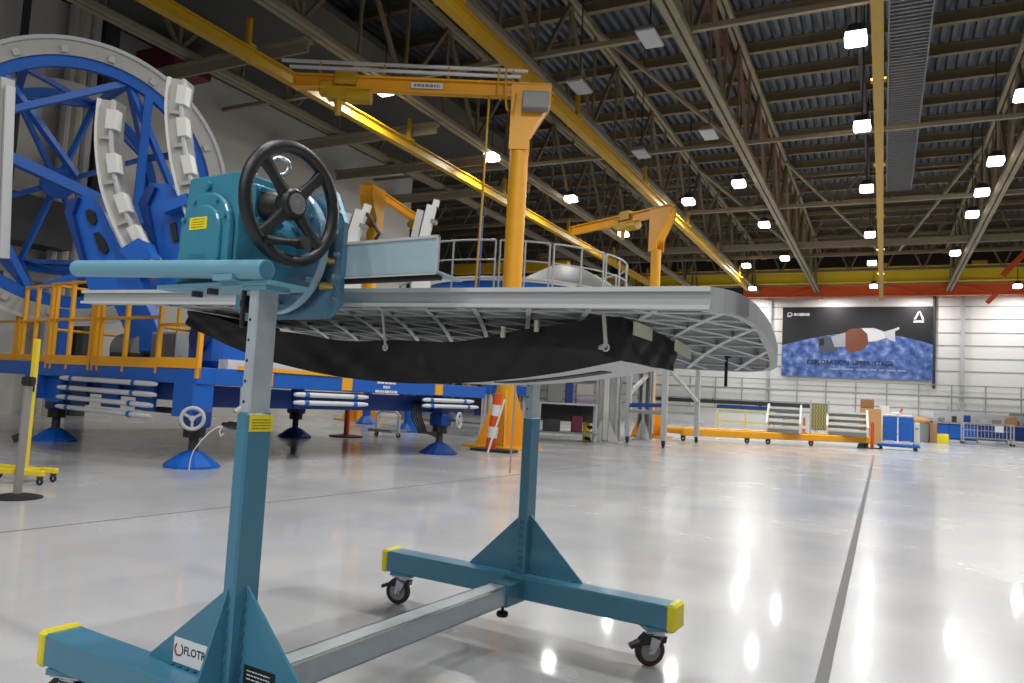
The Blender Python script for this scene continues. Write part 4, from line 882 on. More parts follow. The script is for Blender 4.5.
# wall columns and pipes behind the wheel
for i, (px_, r_, m_) in enumerate(((62, 0.12, OFFW), (72, 0.16, mat('cream_pipe', (176, 172, 150), 0.6)), (84, 0.14, OFFW), (100, 0.22, DARK), (12, 0.09, DARK))):
    p = atX(px_, 150, -18.2)
    tag(MB().tube((-18.2, p.y, 0), (-18.2, p.y, 10.2 if i < 4 else 12.4), r_, n=10).build('wall_pipe', m_), ['thin white pipe on the side wall behind the wheel', 'cream pipe on the side wall behind the wheel', 'white pipe on the side wall behind the wheel, beside the cream pipe', 'dark column on the side wall above the wheel', 'dark narrow pipe on the side wall above the white track post', 'pale thin pipe on the side wall behind the gearbox'][i], 'pipe')
tag(MB().box(-18.48, -16.9, 13.0, 14.2, 9.35, 9.95).build('air_handler', MAROON), 'dark maroon box hung high on the side wall above the wheel', 'box')
tag(MB().box(-18.45, -17.6, 9.6, 11.2, 4.0, 5.1).build('wall_cabinet', DARK), 'dark cabinet on the side wall seen through the wheel', 'cabinet')
# ================================================================ ROUND WORK PLATFORM BEHIND THE JIB
PC = Vector((-9.8, 19.5, 0)); PR = 3.35; PD = 3.42
wp = thing('round_platform', 'raised round work platform with grey handrails behind the tall orange jib crane', 'work platform', PC)
def pc(t, r, z): return Vector((r * math.cos(t), r * math.sin(t), z))
MB().ring(2.5, PR, PD - 0.14, PD, (0, 0, 0), (0, 0, 1), 48).build('deck', GREYM, wp)
MB().ring(PR - 0.02, PR, PD, PD + 0.12, (0, 0, 0), (0, 0, 1), 48).build('toe_board', LGREY, wp)
dr = MB().lathe([(2.42, 3.0), (2.45, 3.0), (2.45, 3.84), (2.42, 3.84)], (0, 0, 0), (0, 0, 1), 48).build('drum_wall', DBLUE, wp, True)
MB().ring(2.40, 2.475, 3.82, 4.07, (0, 0, 0), (0, 0, 1), 48).build('blue_band', BLUE, dr, True)
MB().ring(2.20, 2.50, 4.07, 4.19, (0, 0, 0), (0, 0, 1), 48).build('white_ring', WHITE, dr, True)
MB().lathe([(0.001, 4.98), (0.5, 4.95), (2.0, 4.15), (1.9, 4.10), (0.45, 4.88), (0.001, 4.9)], (1.3, 0.8, 0), (0, 0, 1), 32).build('grey_cover', GREYM, wp, True)
SEG = [(78, 110), (44, 76), (-112, -72), (-70, -48), (-46, -18), (-16, 10), (12, 40), (-140, -114), (-170, -142)]
for a, b in SEG:
    a, b = math.radians(a), math.radians(b); m = 6
    for z, r_ in ((4.97, 0.026), (4.47, 0.02), (4.0, 0.02)):
        MB().path([pc(a + (b - a) * i / m, PR - 0.05, z) for i in range(m + 1)], r_, 8).build('rail', LGREY, wp)
    for t in (a, (a + b) / 2, b): MB().tube(pc(t, PR - 0.05, PD), pc(t, PR - 0.05, 4.97), 0.025, n=8).build('rail_post', LGREY, wp)
def column(c, w, name='column', m=LGREY, h=PD - 0.14):
    mb = MB().box(c.x - w / 2, c.x - w / 2 + 0.05, c.y - 0.16, c.y + 0.16, 0, h).box(c.x + w / 2 - 0.05, c.x + w / 2, c.y - 0.16, c.y + 0.16, 0, h).box(c.x - w / 2, c.x + w / 2, c.y - 0.03, c.y + 0.03, 0, h)
    k = mb.build(name, m, wp)
    for s in (-1, 1):
        MB().prism([(c.x + s * w * 0.15, c.y - 0.2, 0.6), (c.x + s * w * 0.15, c.y - 0.2, 0.02), (c.x + s * w * 0.62, c.y - 0.2, 0.02)], (0, 0.03, 0)).build('column_gusset', WHITE, k)
    MB().box(c.x - w * 0.7, c.x + w * 0.7, c.y - 0.35, c.y + 0.35, 0, 0.03).build('foot_plate', LGREY, k)
    MB().box(c.x - w * 0.12, c.x + w * 0.12, c.y - 0.19, c.y - 0.165, 0.05, h).build('column_face', WHITE, k)
column(G(607, 442) - PC, 0.6); column(G(644, 440) - PC, 0.36, m=GREYM); column(G(487, 437) - PC, 0.25, m=WHITE); column(G(525, 438) - PC, 0.3, m=WHITE)
c0 = G(483, 437) - PC; c1 = G(527, 438) - PC
MB().bar((c0.x, c0.y - 0.1, 1.22), (c1.x + 0.25, c1.y - 0.1, 1.22), 0.15, 0.24).build('cross_beam', BLUE, wp); MB().bar((c1.x - 0.25, c1.y - 0.05, 0), (c1.x - 0.25, c1.y - 0.05, 1.1), 0.14, 0.14).build('brace_post', DBLUE, wp)
bp_ = pc(math.radians(-80), PR - 0.2, PD)
pl = thing('blue_pole', 'thin blue pole with a dark lamp head on the round platform', 'pole', PC + bp_)
MB().tube((0, 0, 0), (0, 0, 2.25), 0.05, n=10).build('pole', BLUE, pl); MB().bbox(-0.1, 0.1, -0.12, 0.12, 2.2, 2.42, 0.03).build('lamp_head', DARK, pl)
# white clamp arms on the far part of the blue platform
def clamp_arm(u0, v0, u1, v1, dep, lab, hose):
    b = atD(u0, v0, dep); t = atD(u1, v1, dep); bz = Vector((b.x, b.y, 1.212))
    a = thing('clamp_arm', lab, 'clamp', bz); b = b - bz; t = t - bz; f = Vector(MW[2])
    MB().bar(Vector((0, 0, 0)), Vector((b.x, b.y, b.z)), 0.3, 0.3, tuple(f)).build('column', WHITE, a)
    d = (t - b).normalized(); sd = d.cross(f).normalized()
    MB().bar(b, t, 0.16, 0.2, tuple(f)).build('arm', WHITE, a); MB().bar(b + sd * 0.17, b.lerp(t, 0.8) + sd * 0.17, 0.12, 0.16, tuple(f)).build('arm_plate', LGREY, a)
    MB().bar(t - sd * 0.06, t - sd * 0.06 + d * 0.12, 0.1, 0.12, tuple(f)).build('tip', WHITE, a); MB().bar(b.lerp(t, 0.5) - sd * 0.1, b.lerp(t, 0.62) - sd * 0.1, 0.1, 0.22, tuple(f)).build('clamp_block', GREYM, a)
    if hose: MB().path([b - sd * 0.3, b.lerp(t, 0.5) - sd * 0.36, b.lerp(t, 0.9) - sd * 0.15, t], 0.03, 6).build('hose', BLACK, a)
clamp_arm(352, 242, 362, 211, 11.5, 'white clamp arm with black hose rising above the pale blue bracket', True)
clamp_arm(424, 240, 432, 206, 13.2, 'white clamp arm before the boom end of the jib near the side wall', False)
# ================================================================ NEAR LEFT: stanchion and yellow stand
sp_ = thing('belt_stanchion', 'grey crowd control post on a round dark base before the yellow stand', 'stanchion', G(17, 498))
MB().lathe([(0.001, 0), (0.185, 0), (0.185, 0.012), (0.12, 0.03), (0.035, 0.04), (0.001, 0.04)], (0, 0, 0), (0, 0, 1), 32).build('base', RUBBER, sp_, True)
MB().tube((0, 0, 0.035), (0, 0, 0.95), 0.033, n=18).build('post', mat('stanchion_grey', (150, 146, 142), 0.4, 0.3), sp_, True)
hd = MB().tube((0, 0, 0.93), (0, 0, 1.005), 0.042, n=18).build('belt_head', BLACK, sp_, True)
MB().box(-0.065, -0.04, -0.02, 0.02, 0.94, 1.0).build('belt_clip', RUBBER, hd); MB().box(0.04, 0.065, -0.02, 0.02, 0.94, 1.0).build('belt_clip', RUBBER, hd)
MB().tube((-0.03, -0.02, 0.46), (-0.05, -0.04, 0.52), 0.03, n=10).build('clip', BLACK, sp_)
ys_ = thing('yellow_stand', 'yellow post on a low wheeled base just behind the grey crowd control post', 'stand', G(23, 483), math.radians(18))
YS = mat('stand_yellow', (226, 200, 40), 0.45)
MB().bbox(-0.026, 0.026, -0.022, 0.022, 0.12, 1.36, 0.006).build('upright', YS, ys_)
for (a, b, c, d) in ((-0.45, 0.27, -0.10, -0.05), (-0.45, 0.20, 0.15, 0.20), (-0.04, 0.04, -0.10, 0.20)): MB().bbox(a, b, c, d, 0.085, 0.135, 0.006).build('base_bar', YS, ys_)
for (a, b) in ((0.235, -0.075), (0.165, 0.175), (-0.42, -0.075), (-0.42, 0.175)):
    k = MB().torus((a, b, 0.036), (0, 1, 0), 0.024, 0.012, 16, 8).build('caster', RUBBER, ys_, True); MB().box(a - 0.02, a + 0.02, b - 0.018, b + 0.018, 0.05, 0.086).build('fork', DARK, k)
MB().box(-0.05, 0.05, -0.04, -0.03, 0.86, 0.98).build('bracket', BLACK, ys_)
# ================================================================ UNDER / BEHIND THE BLUE PLATFORM
dp = thing('orange_post', 'slim orange delineator post on a black base under the blue platform', 'delineator', G(346, 437))
MB().lathe([(0.001, 0), (0.36, 0), (0.36, 0.03), (0.1, 0.06), (0.001, 0.06)], (0, 0, 0), (0, 0, 1), 20).build('base', RUBBER, dp); MB().tube((0, 0, 0.05), (0, 0, 0.86), 0.06, n=12).build('post', ORANGE, dp, True)
sd_ = thing('striped_delineator', 'orange and white striped delineator on a black base before the yellow mast foot', 'delineator', G(494, 451.5))
MB().bbox(-0.42, 0.42, -0.2, 0.2, 0, 0.05, 0.01).build('base', RUBBER, sd_)
for i in range(5): MB().tube((0.02 * i - 0.08, 0, 0.05 + 0.21 * i), (0.02 * i - 0.06, 0, 0.26 + 0.21 * i), 0.10 - 0.004 * i, n=14).build('band', ORANGE if i % 2 == 0 else LABW, sd_, True)
MB().bar((0.0, -0.25, 0.0), (0.22, -0.1, 1.0), 0.03, 0.03).build('leaning_rod', LABW, sd_)
for i, (u_, v_, h, lab) in enumerate(((366, 424, 1.0, 'blue jack stand in the gloom under the platform, by the orange post'), (408, 432, 1.05, 'blue jack stand in the gloom under the platform, by the black hoses'))):
    j = thing('jack_stand', lab, 'jack stand', G(u_, v_)); MB().tube((0, 0, 0.2), (0, 0, h), 0.13, n=12).build('column', BLUE, j, True); MB().lathe([(0.001, 0), (0.32, 0), (0.32, 0.04), (0.14, 0.25), (0.001, 0.25)], (0, 0, 0), (0, 0, 1), 12).build('foot', BLUE, j); MB().box(-0.2, 0.2, -0.2, 0.2, h, h + 0.05).build('top_plate', DBLUE, j)
ct = thing('grey_cart', 'small grey cart with curved handle in the gloom under the platform', 'cart', G(387, 437))
MB().path([(-0.3, 0, 0.05), (-0.3, 0, 0.5), (-0.2, 0, 0.58), (0.2, 0, 0.58), (0.3, 0, 0.5), (0.3, 0, 0.05)], 0.035, 8).build('frame', LGREY, ct); MB().box(-0.32, 0.32, -0.3, 0.3, 0.12, 0.18).build('tray', GREYM, ct)
for s in (-1, 1): MB().torus((s * 0.3, 0, 0.06), (0, 1, 0), 0.04, 0.02, 14, 6).build('wheel', RUBBER, ct)
rk = thing('storage_rack', 'long grey storage rack in the shade far behind the blue platform', 'rack', Vector((-15.5, 24.5, 0)), 0.12)
for x in (-3, -1, 1, 3):
    for y in (-0.4, 0.4): MB().box(x - 0.04, x + 0.04, y - 0.04, y + 0.04, 0, 1.9).build('upright', GREYM, rk)
for z in (0.25, 0.95, 1.6): MB().box(-3.05, 3.05, -0.45, 0.45, z, z + 0.05).build('shelf', GREYM, rk)
rr3 = random.Random(5)
for i in range(12):
    x = -2.8 + 0.48 * i; z = (0.3, 1.0)[i % 2]; w = rr3.uniform(0.14, 0.2); h = rr3.uniform(0.2, 0.5)
    if i in (3, 8): continue
    bx = MB().bbox(-w, w, -0.25, 0.25, 0.0, h, 0.02).box(-w * 1.04, w * 1.04, -0.26, 0.26, h * 0.8, h * 0.86).build('storage_bin', (LGREY, CARD, DBLUE, GREYM)[i % 4])
    cz, sz = math.cos(0.12), math.sin(0.12)
    bx.location = (-15.5 + x * cz, 24.5 + x * sz, z); bx.rotation_euler = (0, 0, 0.12); tag(bx, ('pale bin', 'cardboard coloured bin', 'dark blue bin', 'grey bin')[i % 4] + ' on the long storage rack behind the blue platform', 'bin', 'bins on the storage rack')
# ================================================================ BENCH BEHIND THE FAR POST
wb = thing('work_bench', 'grey steel work bench seen between the far post and the white column', 'bench', G(566, 441), 0.45)
MB().box(-0.75, 0.75, -0.3, 0.3, 0.93, 0.98).build('bench_top', LGREY, wb); MB().box(-0.75, 0.75, -0.3, 0.3, 0.2, 0.24).build('lower_shelf', GREYM, wb); MB().box(-0.72, 0.72, 0.27, 0.3, 0.5, 0.93).build('back_panel', DARK, wb)
for x in (-0.72, 0.72):
    for y in (-0.27, 0.27): MB().box(x - 0.03, x + 0.03, y - 0.03, y + 0.03, 0, 0.93).build('leg', LGREY, wb)
def onb(name, x, y, z, mb, m, lab, cat):
    o = mb.build(name, m); c, s_ = math.cos(0.45), math.sin(0.45); g = G(566, 441)
    o.location = (g.x + x * c - y * s_, g.y + x * s_ + y * c, z); o.rotation_euler = (0, 0, 0.45); return tag(o, lab, cat)
onb('metal_cabinet', -0.35, 0, 0.98, MB().bbox(-0.2, 0.2, -0.2, 0.2, 0, 0.5, 0.02).box(-0.005, 0.005, -0.206, -0.2, 0.03, 0.47), GREYM, 'grey metal cabinet standing on the bench by the far post', 'cabinet')
onb('blue_box', 0.02, 0, 0.98, MB().bbox(-0.09, 0.09, -0.15, 0.15, 0, 0.52, 0.01).box(-0.03, 0.03, -0.156, -0.15, 0.3, 0.42), DBLUE, 'tall narrow dark blue box on the bench', 'box')
onb('wire_basket', 0.42, 0.05, 0.98, MB().bbox(-0.22, 0.22, -0.14, 0.14, 0.22, 0.5, 0.01).box(-0.22, -0.2, -0.14, 0.14, 0, 0.22).box(0.2, 0.22, -0.14, 0.14, 0, 0.22), OFFW, 'cream parts rack on the bench end beside the white column', 'rack')
onb('covered_machine', 0.42, -0.12, 0.98, MB().tube((-0.2, 0, 0.1), (0.2, 0, 0.1), 0.1, n=14).box(-0.2, 0.2, -0.08, 0.08, 0, 0.06), mat('mauve_cover', (150, 140, 160), 0.7), 'mauve covered roll on the bench before the cream parts rack', 'machine')
onb('maroon_box', 0.25, -0.05, 0.24, MB().bbox(-0.14, 0.14, -0.14, 0.14, 0, 0.42, 0.02).box(-0.1, 0.1, -0.146, -0.14, 0.1, 0.3), MAROON, 'maroon box on the lower bench shelf', 'box')
onb('dark_toolbox', -0.4, -0.05, 0.24, MB().bbox(-0.22, 0.22, -0.14, 0.14, 0, 0.3, 0.02).box(-0.06, 0.06, -0.02, 0.02, 0.3, 0.34), DARK, 'dark toolbox on the lower bench shelf', 'toolbox')
cp = thing('chevron_post', 'short yellow and black striped post beside the white column', 'bollard', G(586, 441))
MB().tube((0, 0, 0), (0, 0, 0.78), 0.1, n=14).build('post', LABY, cp, True)
for i in range(5): MB().lathe([(0.102, 0.05 + 0.15 * i), (0.103, 0.05 + 0.15 * i), (0.103, 0.12 + 0.15 * i), (0.102, 0.12 + 0.15 * i)], (0, 0, 0), (0.25, 0, 1), 14).build('stripe', INK, cp)
# ================================================================ GREY GANTRY WITH CASTERS
gpts = [G(663, 448), G(696, 443), G(627, 443), G(650, 439.5)]
gt = thing('mobile_gantry', 'tall grey mobile gantry frame on casters behind the lattice panel', 'gantry', gpts[0])
lg = [p - gpts[0] for p in gpts]; hT = 2.55
for i, p in enumerate(lg):
    MB().bar((p.x, p.y, 0.18), (p.x, p.y, hT), 0.13, 0.13).build('upright', LGREY, gt)
    cm = MB().torus((p.x, p.y, 0.085), (0.8, 0.6, 0), 0.055, 0.03, 18, 8).build('caster', RUBBER, gt, True); MB().box(p.x - 0.04, p.x + 0.04, p.y - 0.04, p.y + 0.04, 0.1, 0.19).build('fork', DARK, cm)
for a, b in ((0, 1), (0, 2), (1, 3), (2, 3)):
    MB().bar((lg[a].x, lg[a].y, hT - 0.06), (lg[b].x, lg[b].y, hT - 0.06), 0.12, 0.12).build('top_rail', LGREY, gt)
    MB().bar((lg[a].x, lg[a].y, 0.85), (lg[b].x, lg[b].y, 0.85), 0.07, 0.09).build('cross_rail', LGREY, gt) if (a, b) != (0, 1) else MB().bar((lg[0].x, lg[0].y, 2.05), (lg[1].x, lg[1].y, 1.2), 0.09, 0.09).build('brace', LGREY, gt)
MB().bar((lg[2].x, lg[2].y, 1.3), (lg[3].x, lg[3].y, 2.1), 0.09, 0.09).build('brace', LGREY, gt)
MB().bar((lg[0].x, lg[0].y, 1.05), (lg[2].x, lg[2].y, 1.0), 0.05, 0.10).build('blue_strap', BLUE, gt)
# ================================================================ YELLOW ROLLING FRAME WITH STEPS
s0 = Vector((G(681, 441).x, G(681, 441).y, 0)); s1 = Vector((G(869, 448.5).x, G(869, 448.5).y, 0)); sd = (s1 - s0).normalized(); sang = math.atan2(sd.y, sd.x)
def sL(u_, v_):
    d = ray(u_, v_); n_ = np.array([-sd.y, sd.x, 0]); t = (np.array([s0.x, s0.y, 0]) @ n_) / (d @ n_); w = np.array([0, 0, H]) + d * t
    return (Vector(w) - s0).dot(Vector((sd.x, sd.y, 0))), w[2]
LS = (s1 - s0).length
fb = thing('rolling_frame', 'long low yellow orange rolling frame on casters before the far wall', 'rolling frame', s0, sang)
MB().bbox(0, LS, -0.08, 0.08, 0.17, 0.38, 0.02).build('front_beam', ORANGEY, fb); MB().bbox(0, LS, 1.4, 1.56, 0.17, 0.38, 0.02).build('rear_beam', ORANGEY, fb)
for x in (0.1, LS * 0.5, LS - 0.1): MB().box(x - 0.06, x + 0.06, 0.08, 1.4, 0.2, 0.34).build('cross_beam', ORANGEY, fb)
for u_ in (683, 747, 768, 811, 866):
    x = sL(u_, 440)[0]; c = MB().torus((x, 0.0, 0.085), (0, 1, 0), 0.055, 0.03, 16, 8).build('caster', RUBBER, fb, True); MB().box(x - 0.05, x + 0.05, -0.06, 0.06, 0.1, 0.18).build('fork', mat('caster_red', (150, 60, 40), 0.5) if u_ == 811 else DARK, c)
def stair(ua, ub, vt, lab, yel):
    xa, xb = sL(ua, vt)[0], sL(ub, vt)[0]; zt_ = sL((ua + ub) / 2, vt)[1]; o = s0 + sd * xa; w = (s0 + sd * xb - o).x * 1.04; z0 = 0.385; o = o + Vector((0, 0.25, 0))
    s_ = thing('step_unit', lab, 'steps', o + Vector((0, 0, z0)), 0.06, 'white step units'); h = zt_ - z0
    for x in (0, w - 0.06): MB().prism([(x, 0.0, 0), (x, 0.9, 0), (x, 0.9, h), (x, 0.7, h), (x, 0.0, 0.3)], (0.06, 0, 0)).build('side_plate', WHITE, s_)
    for k in range(4):
        zz = 0.12 + (h - 0.2) * k / 3.4; yy_ = 0.06 + 0.19 * k
        MB().box(0.06, w - 0.06, yy_, yy_ + 0.3, zz, zz + 0.07).build('tread', WHITE, s_); MB().box(0.06, w - 0.06, yy_ + 0.28, yy_ + 0.3, zz - 0.1, zz).build('riser', LGREY, s_)
    MB().box(0.06, w - 0.06, 0.03, 0.06, -0.002, 0.10).build('toe_plate', GREYM, s_)
stair(765, 802, 404, 'white step unit with grey treads on the yellow frame, nearer the gantry', False)
stair(826, 868, 409, 'white step unit with grey treads on the yellow frame, nearer the blue drums', True)
xa, zc = sL(806, 404); xb, z0_ = sL(827, 430)
cb = thing('chevron_board', 'yellow and grey zigzag board standing between the two white step units', 'board', s0 + sd * xa + Vector((0.05, 0.7, 0.385)), 0.06)
bw, bh = (sd * (xb - xa)).x * 0.98, zc - 0.385 + 0.03
MB().box(0, bw, 0.5, 0.54, 0.12, bh).build('board', mat('zigzag_grey', (120, 122, 100), 0.6), cb)
zm_ = MB(); nx = 7
for i in range(nx):
    for k in range(9):
        x = bw * (i + 0.5) / nx; z = 0.14 + (bh - 0.16) * k / 9; dz = (bh - 0.16) / 9; w = bw / nx * 0.5; sg = 1 if k % 2 else -1
        zm_.add([(x - sg * w * 0.5, 0.497, z), (x + w * 0.6 - sg * w * 0.5, 0.497, z), (x + w * 0.6 + sg * w * 0.5, 0.497, z + dz), (x + sg * w * 0.5, 0.497, z + dz)], [(0, 1, 2, 3)])
zm_.build('zigzag_pattern', mat('zigzag_yellow', (206, 196, 90), 0.6), cb)
for x in (0, bw - 0.05): MB().box(x, x + 0.05, 0.48, 0.56, 0, bh + 0.12).build('upright', LGREY, cb)
xo = sL(809, 432)[0]
oc = thing('orange_marker', 'small orange marker post before the zigzag board', 'marker', s0 + sd * xo + Vector((0, 0, 0.385)), sang)
MB().lathe([(0.001, 0), (0.1, 0), (0.1, 0.03), (0.05, 0.06), (0.035, 0.5), (0.001, 0.52)], (0, 0.25, 0), (0, 0, 1), 12).build('cone', mat('marker_orange', (200, 110, 50), 0.6), oc, True); MB().tube((0, 0.25, 0.15), (0, 0.25, 0.25), 0.05, n=12).build('collar', LABW, oc)
xc = sL(868, 440)[0]
rp_ = thing('red_barrier_post', 'slim red post on a flat base at the end of the yellow frame', 'post', G(872, 448.5))
MB().tube((0, 0, 0.03), (0, 0, 0.85), 0.05, n=10).build('post', ORANGE, rp_); MB().box(-0.3, 0.3, -0.2, 0.2, 0, 0.03).build('base', RUBBER, rp_)
gp_ = thing('green_wheel_chock', 'dark green caster block under the end of the yellow frame', 'block', G(862, 448))
MB().hull([(-0.16, -0.12, 0), (0.16, -0.12, 0), (0.16, 0.06, 0), (-0.16, 0.06, 0), (-0.1, -0.1, 0.16), (0.12, -0.1, 0.16), (0.12, 0.04, 0.16), (-0.1, 0.04, 0.16)]).build('chock', GREEN, gp_)
yg = thing('yellow_barrier', 'low pale yellow barrier frame beside the steps before the far wall', 'barrier', Vector((G(745, 438).x, G(745, 438).y, 0)), 0.25)
YP = mat('barrier_yellow', (214, 200, 90), 0.5)
for x in (-1.0, 0.0, 1.0): MB().box(x - 0.03, x + 0.03, -0.03, 0.03, 0, 1.05).build('post', YP, yg)
for z in (0.2, 0.55, 1.0): MB().box(-1.0, 1.0, -0.02, 0.02, z, z + 0.05).build('rail', YP, yg)
# ================================================================ ALONG THE FAR WALL
dl = thing('drum_dolly', 'flat blue dolly carrying two tall blue containers', 'dolly', G(898, 450), math.radians(2))
MB().bbox(-0.62, 0.62, -0.35, 0.35, 0.10, 0.20, 0.02).build('deck', BLUE, dl)
for x in (-0.5, 0.5):
    for y in (-0.25, 0.25): MB().tube((x, y - 0.03, 0.05), (x, y + 0.03, 0.05), 0.05, n=12).build('wheel', RUBBER, dl)
gd = G(898, 450)
for i, (x, lab) in enumerate(((-0.25, 'tall blue container on the blue dolly, closer to the cardboard boxes'), (0.22, 'tall blue container on the blue dolly, closer to the white case'))):
    c = thing('blue_container', lab, 'container', (gd.x + x, gd.y, 0.20), 0, 'blue containers on the dolly')
    MB().bbox(-0.21, 0.21, -0.2, 0.2, 0.08, 0.88, 0.02).build('body', BLUE, c); MB().bbox(-0.2, 0.2, -0.19, 0.19, 0.88, 0.95, 0.02).build('lid', WHITE, c); MB().box(-0.14, 0.14, -0.215, -0.2, 0.0, 0.1).build('foot', WHITE, c)
wc = thing('white_case', 'white case on the blue dolly beside the blue containers', 'case', (gd.x + 0.5, gd.y + 0.1, 0.2)); MB().bbox(-0.06, 0.12, -0.18, 0.18, 0, 0.72, 0.02).build('body', WHITE, wc); MB().box(-0.02, 0.08, -0.19, -0.18, 0.5, 0.55).build('latch', GREYM, wc)
tl_ = thing('red_handled_tool', 'orange and white hand tool lying atop the blue containers', 'tool', (gd.x - 0.02, gd.y, 1.152)); MB().tube((-0.2, 0, 0.03), (0.12, 0, 0.06), 0.03, n=8).build('body', LABW, tl_); MB().tube((0.05, 0, 0.05), (0.13, 0, 0.2), 0.035, n=8).build('handle', ORANGE, tl_)
def boxg(u_, v_, w, d, h, m, lab, z=0, name='cardboard_box', cat='box'):
    g = G(u_, v_); o = MB().bbox(-w / 2, w / 2, -d / 2, d / 2, 0, h, 0.015).box(-w * 0.06, w * 0.06, -d / 2 - 0.004, -d / 2, h * 0.3, h * 0.98).build(name, m); o.location = (g.x, g.y, z); return tag(o, lab, cat)
boxg(870, 443.5, 0.75, 0.5, 1.35, CARD, 'tall cardboard box on the floor past the white steps')
g1 = G(870, 443.5); b_ = MB().bbox(-0.24, 0.24, -0.2, 0.2, 0, 0.36, 0.015).box(-0.02, 0.02, -0.204, -0.2, 0.1, 0.3).build('cardboard_box', mat('dark_cardboard', (140, 100, 70), 0.85)); b_.location = (g1.x - 0.12, g1.y, 1.351); tag(b_, 'small brown cardboard box on top of the tall cardboard box', 'box')
boxg(879, 443, 0.3, 0.4, 0.75, YP, 'small yellow box beside the tall cardboard box', name='yellow_box'); boxg(884, 443, 0.35, 0.3, 1.5, WHITE, 'white upright cylinder cabinet behind the blue containers', name='white_cabinet', cat='cabinet')
cz = thing('waste_bin', 'grey waste bin with a brown lid beside the white case', 'bin', G(921, 442)); MB().lathe([(0.001, 0), (0.3, 0), (0.34, 0.9), (0.001, 0.9)], (0, 0, 0), (0, 0, 1), 16).build('body', GREYM, cz, True); MB().lathe([(0.001, 0.9), (0.38, 0.9), (0.38, 1.0), (0.2, 1.15), (0.001, 1.15)], (0, 0, 0), (0, 0, 1), 16).build('lid', CARD, cz, True)
for i, (u_, v_, m, w, h, lab) in enumerate(((926, 442, DARK, 0.5, 1.0, 'dark case between the waste bin and the blue benches'), (931, 442, LGREY, 0.4, 0.7, 'small pale case at the near end of the blue benches'), (941, 443, LABY, 0.6, 0.42, 'yellow box on the floor under the blue bench end'), (933, 442.5, CARD, 0.3, 0.9, 'brown upright box at the near end of the blue benches'))): boxg(u_, v_, w, 0.4, h, m, lab, name='storage_case', cat='case')
rb_ = random.Random(9)
for i, (u_, lab) in enumerate(((955, 'long blue work bench along the far wall, the one nearest the waste bin'), (985, 'long blue work bench along the far wall, middle of three'), (1016, 'long blue work bench along the far wall, under the grey cabinet'))):
    g = G(u_, 442.2 + i * 0.6); t = thing('blue_bench', lab, 'bench', g, 0.05, 'blue benches along the far wall')
    MB().box(-0.95, 0.95, -0.4, 0.4, 0.92, 0.98).build('bench_top', GREYM, t); MB().box(-0.92, 0.92, -0.3, 0.36, 0.12, 0.9).build('cabinet', DBLUE, t)
    for x in (-0.6, 0, 0.6): MB().box(x - 0.28, x + 0.28, -0.32, -0.3, 0.2, 0.85).build('door', DBLUE if i else BLUE, t)
    for x in (-0.9, 0.9): MB().box(x - 0.03, x + 0.03, -0.38, -0.32, 0, 0.92).build('leg', GREYM, t)
    MB().box(-0.9, 0.9, 0.3, 0.34, 0.98, 1.5).build('back_board', LGREY, t)
    for k in range(3):
        w, h = rb_.uniform(0.08, 0.2), rb_.uniform(0.12, 0.4); m = (DBLUE, GREYM, DARK, LGREY)[rb_.randrange(4)]
        o = MB().bbox(-w, w, -0.12, 0.12, 0, h, 0.02).box(-w * 0.5, w * 0.5, -0.126, -0.12, h * 0.3, h * 0.6).build('parts_box', m); o.location = (g.x - 0.6 + 0.55 * k, g.y - 0.05, 0.982); tag(o, 'small parts box on the blue benches along the far wall', 'box', 'parts boxes on the blue benches')
wcart = thing('wire_cart', 'wire sided cart with a white card parked before the blue benches', 'cart', G(987, 445.0), 0.05)
for x in (-1.0, 1.0):
    for y in (-0.35, 0.35): MB().box(x - 0.025, x + 0.025, y - 0.025, y + 0.025, 0.1, 1.0).build('post', LGREY, wcart); MB().tube((x, y - 0.03, 0.055), (x, y + 0.03, 0.055), 0.055, n=10).build('wheel', RUBBER, wcart)
mb = MB()
for k in range(15): mb.box(-1.0 + k / 7 - 0.008, -1.0 + k / 7 + 0.008, -0.36, -0.345, 0.3, 1.0)
for z in (0.3, 0.65, 0.98): mb.box(-1.0, 1.0, -0.36, -0.34, z, z + 0.025)
mb.build('wire_mesh', LGREY, wcart); MB().box(-1, 1, -0.35, 0.35, 0.26, 0.3).build('deck', GREYM, wcart); MB().box(0.25, 0.6, -0.372, -0.362, 0.62, 0.92).build('white_card', LABW, wcart)
lgt = G(1016, 443.4) + Vector((-0.45, 0, 0)); o = MB().hull([(-0.5, -0.2, 0), (0.5, -0.2, 0), (0.5, 0.2, 0), (-0.5, 0.2, 0), (0.1, -0.15, 0.4), (0.45, -0.15, 0.45), (0.45, 0.15, 0.45), (0.1, 0.15, 0.4)]).build('wood_offcut', CARD); o.location = (lgt.x, lgt.y - 0.1, 0.982); tag(o, 'brown cardboard pile shape lying on the blue benches', 'cardboard')
gcb = boxg(1020, 443.2, 1.0, 0.5, 0.65, GREYM, 'grey cabinet on top of the blue bench past the wire sided cart', z=0.985, name='grey_cabinet', cat='cabinet')
# long low tables toward the middle of the far wall
for i, (u_, v_, lab) in enumerate(((700, 431, 'white draped table before the far wall, behind the gantry'), (722, 432, 'pale green draped table before the far wall, by the yellow barrier'))):
    g = G(u_, v_); t = thing('long_table', lab, 'table', (g.x, 47 + i, 0)); MB().box(-2.0, 2.0, -0.5, 0.5, 0.9, 0.96).build('tabletop', LGREY, t); MB().box(-1.9, 1.9, -0.45, 0.45, 0.003, 0.9).build('side_cover', (WHITE, mat('pale_green', (196, 204, 170), 0.7))[i], t); MB().box(-2.0, 2.0, 0.4, 0.5, 0.96, 1.3).build('back_rail', DBLUE, t)
